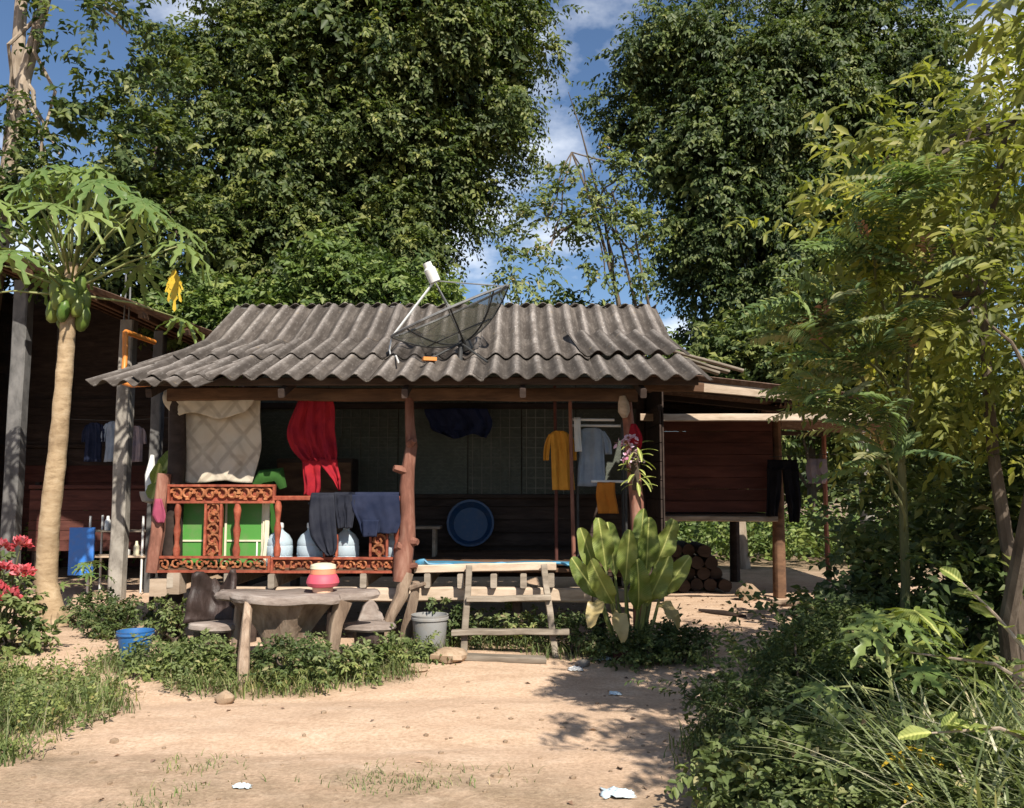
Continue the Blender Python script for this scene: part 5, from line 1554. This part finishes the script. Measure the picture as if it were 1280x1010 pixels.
bush('shade_bush', 'tall dark shaded bush between the side room and near tree', 4.6, 8.6, [(4.5, 8.5, 1.3, 1.0, .9, 1.3), (5.6, 8.4, 1.6, 1.1, .9, 1.6), (6.2, 8.0, 2.6, 1.2, .9, 1.0)], 240, 8, 9, .34, .12, .065, 'weed_dark', 41, cat='bush', stems=9)
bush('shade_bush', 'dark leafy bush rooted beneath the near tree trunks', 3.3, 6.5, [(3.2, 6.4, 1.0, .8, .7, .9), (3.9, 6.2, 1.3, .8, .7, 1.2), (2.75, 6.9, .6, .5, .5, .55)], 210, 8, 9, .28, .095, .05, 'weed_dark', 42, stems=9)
bush('feathery_bush', 'dense dark feathery bush at the edge of the dirt by the near tree', 1.55, 5.35, [(1.45, 5.3, .32, .50, .45, .34), (1.95, 5.6, .38, .45, .45, .40)], 150, 9, 10, .17, .05, .018, 'weed_dark', 43, detail=1, stems=8)
bush('leafy_bush', 'bright leafy low bush at the corner of the shaded dirt', 1.65, 4.25, [(1.5, 4.25, .20, .50, .42, .24), (1.95, 4.1, .22, .4, .4, .24), (1.2, 4.55, .14, .3, .3, .16)], 150, 7, 8, .17, .06, .032, 'weed', 44, detail=2, stems=8)
bush('leafy_bush', 'glossy dark green bush between the feathery bush and the cassava shrub', 2.25, 6.1, [(2.2, 6.0, .40, .45, .45, .40), (2.55, 5.5, .35, .4, .45, .35)], 120, 8, 8, .2, .07, .04, 'weed_dark', 45, stems=8)

# cassava-like shrub with lobed leaves
def lobed_leaf_mesh(name, lobes, size, teeth, wid, droop, seed, spread=132):
    """palmate leaf in its own space: stalk end at origin, tip along +x, z up; each lobe a folded, notched blade"""
    rr = random.Random(seed); t = MB()
    for k in range(lobes):
        f = k / (lobes - 1) * 2 - 1
        a = f * R(spread); L = size * (1 - .42 * abs(f) ** 1.3) * rr.uniform(.93, 1.05)
        d = Vector((math.cos(a), math.sin(a), 0)); s = Vector((-math.sin(a), math.cos(a), 0))
        n = 8; vs = []; fs = []
        for i in range(n + 1):
            u = i / n
            w = wid * L * (math.sin(PI * min(1, u * .86 + .10)) ** .8) * (1 - .35 * u)
            if teeth: w *= (1.25 if i % 2 else .50) if 1 < i < n else 1
            if i == n: w = .002
            c = d * (L * u); c.z = -droop * L * u * u * (1 + .25 * rr.uniform(-1, 1))
            fwd = d * (L * .07 if (teeth and i % 2) else 0)
            vs += [c + Vector((0, 0, .0)), c + s * w + fwd + Vector((0, 0, .14 * w)), c - s * w + fwd + Vector((0, 0, .14 * w))]
        for i in range(n):
            p = i * 3
            fs += [(p, p + 3, p + 4, p + 1), (p, p + 2, p + 5, p + 3)]
        t.add(vs, fs)
    me = bpy.data.meshes.new(name); me.from_pydata([tuple(v) for v in t.v], [], t.f)
    me.polygons.foreach_set('use_smooth', [True] * len(me.polygons))
    return me


LM = {}


def place_leaf(me, parent, p, xdir, up, name='leaf', roll=0.0, sc=1.0):
    xd = Vector(xdir).normalized(); u = Vector(up); yd = u.cross(xd).normalized(); zd = xd.cross(yd)
    m = Matrix((xd, yd, zd)).transposed().to_4x4() @ Matrix.Rotation(roll, 4, 'X') @ Matrix.Scale(sc, 4)
    o = bpy.data.objects.new(name, me); col.objects.link(o); o.parent = parent
    m.translation = Vector(p) - WO[parent.name]
    o.matrix_local = m
    WO[o.name] = WO[parent.name].copy()
    LM[o.name] = m.copy()
    return o


# ------------------------------------------------------------------ papaya tree
PP = thing('papaya_tree', (-5.02, 9.95, g1(-5.02, 9.95)), 'papaya tree with slender tan trunk, lobed leaves and green fruit', 'papaya tree')
pb = [(-5.04, 9.95, g1(-5.04, 9.95) - .06), (-5.06, 9.95, .25), (-5.15, 9.95, .55), (-5.14, 9.94, 1.2), (-5.08, 9.93, 2.0), (-5.04, 9.92, 2.9), (-5.02, 9.92, 3.6), (-5.02, 9.92, 4.15)]
t = MB()
fine = []; fr = []
for i in range(len(pb) - 1):
    for k in range(5):
        u = k / 5; fine.append(Vector(pb[i]).lerp(Vector(pb[i + 1]), u))
fine.append(Vector(pb[-1]))
for i in range(len(fine)):
    k = i / (len(fine) - 1); fr.append((.135 - .065 * k + .03 * max(0, .12 - k) / .12) * (1 + .05 * (i % 2)))
t.tube(fine, fr, 12, .04); t.build('trunk', M['papaya_bark'], PP)
for a in (0.4, 2.2, 3.9, 5.2):
    t = MB(); t.tube([(-5.04 + .08 * math.cos(a), 9.95 + .08 * math.sin(a), .22), (-5.04 + .17 * math.cos(a), 9.95 + .17 * math.sin(a), .12), (-5.04 + .27 * math.cos(a), 9.95 + .27 * math.sin(a), g1(-5.04, 9.95) - .02)], [.05, .04, .02], 7, .1); t.build('root', M['papaya_bark'], PP)
PL = [lobed_leaf_mesh('papaya_leaf_%s' % 'abc'[i], 9, .50, True, .115, [.30, .5, .7][i], 20 + i) for i in range(3)]
for me in PL: me.materials.append(M['papaya_leaf'])
rr = random.Random(4)
top = Vector((-5.02, 9.92, 4.18))
for i in range(31):
    a = i * 2.39996 + .3; q = i / 30
    reach = rr.uniform(.75, 1.0) + .35 * q
    el = 1.40 - 1.35 * q + rr.uniform(-.2, .2)
    d = Vector((math.cos(a) * math.cos(el), math.sin(a) * math.cos(el) * .9, math.sin(el)))
    s = top + Vector((0, 0, -.45 * q + .05)) + Vector((math.cos(a), math.sin(a), 0)) * .05
    e = s + d * reach * (1.0 + .1 * math.cos(a)) + Vector((0, 0, .18 * (1 - q)))
    hd = Vector((math.cos(a) + rr.uniform(-.3, .3), math.sin(a), rr.uniform(-.75, -.25)))
    lf = place_leaf(PL[i % 3], PP, e, hd, (0.12 * rr.uniform(-1, 1), -.18, 1), roll=rr.uniform(-.3, .3), sc=rr.uniform(.9, 1.2))
    # stalk in the leaf's own space
    t = MB(); mid = s.lerp(e, .5) + Vector((0, 0, .06)); mi = LM[lf.name].inverted()
    loc = [mi @ (Vector(p) - WO[PP.name]) for p in (s, mid, e)]
    t.tube(loc, [.016, .011, .008], 6)
    me = bpy.data.meshes.new('petiole'); me.from_pydata([tuple(v) for v in t.v], [], t.f); me.polygons.foreach_set('use_smooth', [True] * len(me.polygons)); me.materials.append(M['petiole'])
    po = bpy.data.objects.new('petiole', me); col.objects.link(po); po.parent = lf
t = MB(); t.lathe([(.008, -.17), (.045, -.15), (.075, -.08), (.082, 0), (.07, .07), (.035, .13), (.008, .145)], (0, 0, 0), 12)
fm = bpy.data.meshes.new('papaya_fruit'); fm.from_pydata(t.v, [], t.f); fm.polygons.foreach_set('use_smooth', [True] * len(fm.polygons)); fm.materials.append(M['papaya_fruit'])
for i in range(15):
    a = i * 2.39996; z = 3.52 + .028 * i; r = .16 - .003 * i
    o = bpy.data.objects.new('fruit', fm); col.objects.link(o); o.parent = PP
    o.location = Vector((-5.02 + r * math.cos(a), 9.92 + r * math.sin(a), z)) - WO[PP.name]
    o.rotation_euler = (rr.uniform(-.3, .3), rr.uniform(-.3, .3), a); s = rr.uniform(.75, 1.15); o.scale = (s, s, s)
# one dying yellow leaf hanging straight down on the right
YL = lobed_leaf_mesh('yellow_leaf', 5, .42, True, .10, .1, 9, 22); YL.materials.append(M['papaya_yellow'])
yl = place_leaf(YL, PP, (-3.82, 9.85, 4.06), (.05, -.1, -1), (0, -1, .1), sc=1.15); yl['label'] = 'dying bright yellow leaf hanging down'
t = MB(); t.tube([(-5.0, 9.9, 3.92), (-4.4, 9.86, 4.22), (-3.95, 9.85, 4.22), (-3.82, 9.85, 4.05)], [.016, .012, .01, .008], 6); t.build('petiole', M['petiole'], PP)

# young papaya and cassava by the near tree
def sapling(name, label, x, y, h, n, size, lobes, teeth, seed, cat='sapling', m='papaya_leaf'):
    rr = random.Random(seed); z0 = g1(x, y)
    o = thing(name, (x, y, z0), label, cat)
    ms = [lobed_leaf_mesh('%s_leaf' % name, lobes, size, teeth, .16, [.2, .45][i], seed + i) for i in range(2)]
    for me in ms: me.materials.append(M[m])
    t = MB(); t.tube([(x, y, z0 - .03), (x + .02, y, z0 + h * .5), (x, y + .02, z0 + h)], [.018, .014, .010], 7); t.build('stem', M['petiole'], o)
    for i in range(n):
        a = i * 2.4 + seed; q = i / max(1, n - 1); el = 1.1 - 1.0 * q
        s = Vector((x, y, z0 + h * (1 - .35 * q))); d = Vector((math.cos(a) * math.cos(el), math.sin(a) * math.cos(el), math.sin(el)))
        e = s + d * (.12 + .24 * q) * (h / .7)
        t = MB(); t.tube([s, s.lerp(e, .5) + Vector((0, 0, .02)), e], [.006, .005, .004], 5); t.build('petiole', M['petiole'], o)
        place_leaf(ms[i % 2], o, e, (math.cos(a), math.sin(a), -.35), (0, -.2, 1), roll=rr.uniform(-.3, .3), sc=rr.uniform(.8, 1.15))
    return o


sapling('young_papaya', 'bright green young papaya sapling under the near tree', 2.05, 4.95, .80, 9, .20, 7, True, 3)
sapling('cassava_shrub', 'cassava sapling with narrow finger leaves beside the young papaya', 2.35, 5.35, .75, 9, .19, 7, False, 5, m='broad_leaf')
sapling('yellow_sprig', 'low sprig of yellowing leaves between the leafy bush and long grass', 1.78, 4.05, .40, 8, .10, 5, False, 11, m='papaya_yellow')
sapling('young_papaya', 'small papaya seedling on the soil by the shed post', -4.95, 10.55, .55, 7, .16, 7, True, 8)

# branch with rounded leaves reaching in over the long grass
def paddle_mesh(name, L, W, curl, wav, seed, nu=6, nv=9):
    rr = random.Random(seed); ph = rr.uniform(0, 6); t = MB()
    def fn(u, v):
        w = W * (.16 + .84 * math.sin(PI * min(1, .12 + v * .80)) ** .9) * (1 if v < .97 else .55) * (.25 + .75 * min(1, v * 3))
        s = (u - .5) * 2
        return (L * v - curl * .25 * L * v * v, s * w / 2, curl * L * v * v * -.5 + abs(s) * w * .18 + wav * W * math.sin(v * 15 + ph + s) * abs(s))
    t.grid(fn, nu, nv)
    me = bpy.data.meshes.new(name); me.from_pydata(t.v, [], t.f); me.polygons.foreach_set('use_smooth', [True] * len(me.polygons))
    return me


RB = thing('rounded_leaf_shrub', (2.55, 3.9, g1(2.55, 3.9)), 'arching shrub branches with rounded leaves over the long grass', 'shrub')
RL = [paddle_mesh('rounded_leaf', .13, .062, [.1, .4][i], .06, i) for i in range(2)]
for me in RL: me.materials.append(M['broad_leaf'])
rr = random.Random(15)
for pts in ([(2.6, 3.9, .05), (2.5, 3.95, .6), (2.15, 4.05, .82), (1.8, 4.1, .86)], [(2.55, 3.85, .05), (2.4, 3.8, .45), (2.0, 3.75, .62), (1.72, 3.75, .6)], [(2.6, 4.0, .05), (2.5, 4.2, .7), (2.3, 4.3, 1.0), (2.15, 4.3, 1.15)]):
    t = MB(); t.tube(pts, [.014, .011, .008, .004], 6, .05); t.build('stem', M['bark_pale'], RB)
    for i in range(14):
        u = .35 + .65 * i / 13; k = u * 3; j = min(2, int(k)); p = Vector(pts[j]).lerp(Vector(pts[j + 1]), k - j)
        a = rr.uniform(0, 6.28)
        place_leaf(RL[i % 2], RB, p, (-.4 + .8 * math.cos(a), .8 * math.sin(a), rr.uniform(-.1, .7)), (0, -.3, 1), roll=rr.uniform(-.5, .5), sc=rr.uniform(.65, 1.15))

# ------------------------------------------------------------------ broad-leaved plant by the right post
BP = thing('broad_leaved_plant', (1.10, 8.25, g1(1.1, 8.25)), 'upright plant with large pale green paddle leaves in front of the right post', 'plant')
BL = [paddle_mesh('paddle_leaf', .52, .19, [.05, .25, .45][i], [.10, .16, .13][i], i + 3, 8, 18) for i in range(3)]
for me in BL: me.materials.append(M['broad_leaf'])
rr = random.Random(9)
LV = [(.78, 8.3, .80, -.35, -.2, 1, 0), (.86, 8.2, .85, -.15, -.3, 1, 1), (.95, 8.3, .80, -.1, .1, 1, 1), (1.02, 8.1, .75, .05, -.3, 1, 0), (1.22, 8.2, .80, .05, -.15, 1, 0), (1.18, 8.3, .95, .10, .1, 1, 0), (1.30, 8.25, .85, .45, -.1, 1, 1),
      (1.20, 8.1, .55, .35, -.45, .8, 2), (.92, 8.1, .55, -.45, -.5, .7, 2), (1.05, 8.3, .7, .25, .3, 1, 1), (.80, 8.15, .6, -.6, -.2, .8, 2), (1.12, 8.05, .5, .0, -.6, .8, 2), (1.33, 8.15, .6, .6, -.2, .9, 1)]
for i, (x, y, z, dx, dy, dz, k) in enumerate(LV):
    lf = place_leaf(BL[k], BP, (x, y, z), (dx, dy, dz), (dx * -.2 + rr.uniform(-.5, .5), -1, .3), roll=rr.uniform(-.4, .4), sc=rr.uniform(.88, 1.12))
    t = MB(); b0 = Vector((1.10 + (x - 1.1) * .3, 8.27, g1(1.1, 8.25) - .02)); t.tube([b0, b0.lerp(Vector((x, y, z)), .6) + Vector(((x - 1.1) * .1, 0, .03)), (x, y, z), Vector((x, y, z)) + Vector((dx, dy, dz)).normalized() * .03], [.02, .016, .012, .008], 6)
    t.build('stalk', M['petiole'], BP)
DL = paddle_mesh('dry_leaf', .34, .15, .8, .15, 44); DL.materials.append(M['tan_leaf'])
for x, y, z, d in ((.80, 8.05, .62, (-.3, -.5, -.25)), (1.28, 8.02, .60, (.4, -.4, -.2)), (.92, 8.0, .52, (.1, -.6, -.3))):
    place_leaf(DL, BP, (x, y, z), d, (0, -.4, 1), name='dry_leaf')
t = MB(); t.plank((.9, 8.12, g1(1, 8.1) + .05), (1.5, 8.15, g1(1.5, 8.15) + .05), .1, .09, segs=3, jit=.006); t.build('edging_brick', M['wall_red'], None, 'reddish edging block at the foot of the broad-leaved plant', 'block')

# orchid hung on the right post
OR = thing('orchid', (1.20, 8.55, 1.62), 'orchid with pink and white blooms tied to the right post', 'orchid')
OL = paddle_mesh('orchid_leaf', .20, .042, .6, .03, 5, 4, 7); OL.materials.append(M['broad_leaf'])
for i in range(26):
    a = i * 2.4; z = 1.62 + .016 * i
    place_leaf(OL, OR, (1.19 + .04 * math.cos(a), 8.58 + .04 * math.sin(a) - .04, z), (math.cos(a), math.sin(a) * .6 - .3, .35 - .5 * (i % 3)), (0, -.2, 1), sc=rr.uniform(.7, 1.15))
Lv = Leaves(8); n = 70; rs = Lv.rs
B = np.stack([rs.normal(1.13, .05, n), rs.normal(8.52, .03, n), rs.uniform(1.82, 2.10, n)], 1)
Lv.put(B, rand_dirs(rs, n), rand_dirs(rs, n), rs.uniform(.03, .06, n), rs.uniform(.02, .04, n), rs.random(n))
c = Lv.build('blossom', M['petal_pink'], OR, 2); c['kind'] = 'stuff'
t = MB(); t.tube([(1.19, 8.60, 1.58), (1.19, 8.59, 1.8), (1.18, 8.58, 2.02)], [.03, .045, .03], 8, .2); t.build('root_ball', M['bark'], OR)

# bright leaf plant in the hanging pot
HP = thing('pot_plant', (-4.02, 10.15, 1.55), 'bright broad green leaves growing out of the grey hanging pot', 'plant')
for i, (dx, dy, dz) in enumerate(((.25, -.3, .8), (.5, -.2, .3), (.1, -.5, -.3), (.35, .2, 1.0))):
    place_leaf(RL[i % 2], HP, (-4.06 + .02 * i, 10.12, 1.60 + .04 * i), (dx, dy, dz), (0, -1, .3), sc=2.4 + .25 * i)

# red-flowering plant at the left edge
bush('flowering_shrub', 'shrub with clusters of coral red flowers at the edge of the yard', -4.55, 8.1, [(-4.58, 8.1, .50, .34, .35, .42), (-5.1, 8.3, .6, .4, .4, .5)], 60, 6, 7, .2, .09, .045, 'weed', 51, detail=2, cat='shrub')
fs_ = [o for o in bpy.data.objects if o.name == 'flowering_shrub'][0]
for (x, y, z) in ((-4.50, 7.9, 1.05), (-4.33, 7.9, 1.08), (-4.45, 7.88, .87), (-4.28, 7.88, .84), (-4.52, 7.88, .70), (-4.40, 7.9, .64), (-4.7, 7.9, .95)):
    Lv = Leaves(int(z * 100)); n = 60; rs = Lv.rs
    d = rand_dirs(rs, n); d[:, 2] = np.abs(d[:, 2])
    Lv.put(np.array([x, y, z]) + d * .05, d, rand_dirs(rs, n), rs.uniform(.045, .075, n), rs.uniform(.03, .05, n), rs.random(n))
    Lv.build('flower_head', M['petal_red'], fs_, 2)
    t = MB(); t.tube([(-4.6, 8.1, .15), ((x - 4.6) / 2, (y + 8.1) / 2, z * .6), (x, y, z)], [.01, .008, .005], 5); t.build('stem', M['bark_green'], fs_)

# ------------------------------------------------------------------ weeds and small bushes in front of the house
for i, (x, y, rx, rz, n, mat, lab) in enumerate((
        (-2.90, 7.60, .30, .20, 65, 'weed', 'low bright green weed clump beside the blue bucket'),
        (-2.50, 7.52, .22, .20, 40, 'weed', 'low weed clump in front of the dark root chair'),
        (-1.78, 7.42, .38, .24, 90, 'weed_dark', 'dark leafy weed bush under the root table'),
        (-1.38, 7.55, .30, .20, 60, 'weed', 'bright weed clump under the right end of the root table'),
        (-.98, 7.95, .26, .20, 55, 'weed', 'feathery weed clump at the foot of the crooked post'),
        (-.58, 8.55, .16, .32, 35, 'weed_dark', 'dark weed growing between the grey bucket and the ladder'),
        (.05, 8.75, .40, .26, 60, 'weed', 'leafy weeds growing behind the ladder rungs'),
        (.62, 8.45, .28, .24, 55, 'weed_dark', 'dark weed clump right of the ladder'),
        (1.45, 8.2, .34, .24, 80, 'weed_dark', 'rounded dark weed bush right of the broad-leaved plant'),
        (1.02, 8.05, .36, .16, 60, 'weed_dark', 'low weeds around the foot of the broad-leaved plant'),
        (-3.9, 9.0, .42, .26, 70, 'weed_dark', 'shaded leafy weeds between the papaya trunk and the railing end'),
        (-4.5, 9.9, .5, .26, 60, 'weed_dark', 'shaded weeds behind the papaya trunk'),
        (-3.2, 8.55, .22, .38, 40, 'weed', 'climbing weeds around the corner stump of the house'))):
    bush('weed_clump', lab, x, y, [(x, y, g1(x, y) + rz * .55, rx, rx * .75, rz * .72)], int(n * .55), 6, 8, .13, .052, .027, mat, 600 + i, cat='weed', stems=5, group='weed clumps along the house front')

rs = np.random.default_rng(5)


def scatter(n, box, dens):
    x = rs.uniform(box[0], box[1], n * 4); y = rs.uniform(box[2], box[3], n * 4)
    k = rs.random(n * 4) < dens(x, y)
    x, y = x[k][:n], y[k][:n]
    return np.stack([x, y, gz(x, y)], 1)


# grass and weeds of the left patch and the strip by the house
P = scatter(15000, (-7, 1.9, 4.3, 8.8), lambda x, y: weedy(x, y) * (.35 + 1.3 * np.clip(vnoise(x * 2.4, y * 2.4, 5) + .35, 0, 1)) * (x < 1.8))
Vb, Tb, rb_ = blades(rs, P, rs.uniform(.07, .24, len(P)), rs.uniform(.006, .013, len(P)), 1.0)
np_mesh('grass', Vb, Tb, rb_, M['grass'], kind='stuff', label='rough green grass growing at the edge of the dirt yard', cat='grass')
Lv = Leaves(90); P = scatter(2100, (-7, -2.2, 4.4, 8.4), lambda x, y: weedy(x, y) * (.3 + np.clip(vnoise(x * 2, y * 2, 6) + .3, 0, 1)))
D = rand_dirs(Lv.rs, len(P)) * .6; D[:, 2] = 1
Lv.twigs(P, D, Lv.rs.uniform(.08, .28, len(P)), 9, .045, .022, .2)
Lv.build('ground_weeds', M['weed'], None, 1, kind='stuff', label='leafy weeds mixed through the grass left of the track', cat='weeds')
# sparse tufts along the near edge of the track
P = scatter(6500, (-4.2, 1.6, 3.9, 5.6), lambda x, y: np.clip(vnoise(x * 1.7, y * 2.2, 7) * 2.4 - .1, 0, 1) * (1 - sstep(4.7, 5.5, y + .12 * x)))
Vb, Tb, rb_ = blades(rs, P, rs.uniform(.015, .07, len(P)), rs.uniform(.004, .008, len(P)), 1.3)
np_mesh('sparse_grass', Vb, Tb, rb_, M['grass'], kind='stuff', label='sparse short grass tufts on the near edge of the dirt track', cat='grass')
# long arching grass at the lower right
P = []
for _ in range(60):
    cx, cy = rs.uniform(1.72, 2.7), rs.uniform(3.3, 4.5)
    k = rs.integers(14, 26); P.append(np.stack([rs.normal(cx, .05, k), rs.normal(cy, .05, k)], 1))
P = np.concatenate(P); P = np.stack([P[:, 0], P[:, 1], gz(P[:, 0], P[:, 1])], 1)
Vb, Tb, rb_ = blades(rs, P, rs.uniform(.40, .90, len(P)), rs.uniform(.015, .030, len(P)), 1.35, 7)
np_mesh('long_grass', Vb, Tb, rb_, M['long_grass'], kind='stuff', label='long arching grass blades below the near tree', cat='grass')
Lv = Leaves(91); P = scatter(900, (1.0, 3.6, 3.4, 8.6), lambda x, y: weedy(x, y) * (1 - .8 * sstep(1.6, 1.9, x) * (1 - sstep(4.6, 5.2, y))))
D = rand_dirs(Lv.rs, len(P)) * .6; D[:, 2] = 1
Lv.twigs(P, D, Lv.rs.uniform(.10, .42, len(P)), 9, .062, .032, .2)
Lv.build('ground_weeds', M['weed'], None, 1, kind='stuff', label='shaded leafy weeds covering the ground under the near tree', cat='weeds')
# fallen leaves and small pebbles on the dirt
Lv = Leaves(92); n = 1300; r2 = Lv.rs
x = r2.uniform(-5.5, 4.5, n); y = r2.uniform(3.6, 12.5, n)
k = r2.random(n) < (.06 + .9 * sstep(-.5, 2.2, x) + .6 * weedy(x, y)); x, y = x[k], y[k]; n = len(x)
A = rand_dirs(r2, n); A[:, 2] *= .12; Nn = r2.normal(0, .25, (n, 3)); Nn[:, 2] = 1
Lv.put(np.stack([x, y, gz(x, y) + .008], 1), unit(A), unit(Nn), r2.uniform(.03, .075, n), r2.uniform(.015, .035, n), r2.random(n))
Lv.build('fallen_leaves', M['dead_leaf'], None, 1, kind='stuff', label='dry fallen leaves scattered over the dirt', cat='leaves')
t = MB(); r3 = random.Random(3)
for i in range(380):
    x = r3.uniform(-4.5, 3); y = 4.2 + 8 * r3.random() ** 1.7; s = r3.uniform(.006, .02) * (1.6 if r3.random() < .08 else 1)
    t.rock((x, y, g1(x, y) + s * .2), (s * r3.uniform(.8, 1.5), s, s * .7), i, 6)
t.build('pebbles', M['stone'], None, 'small loose pebbles scattered on the dirt track', 'pebbles', kind='stuff')
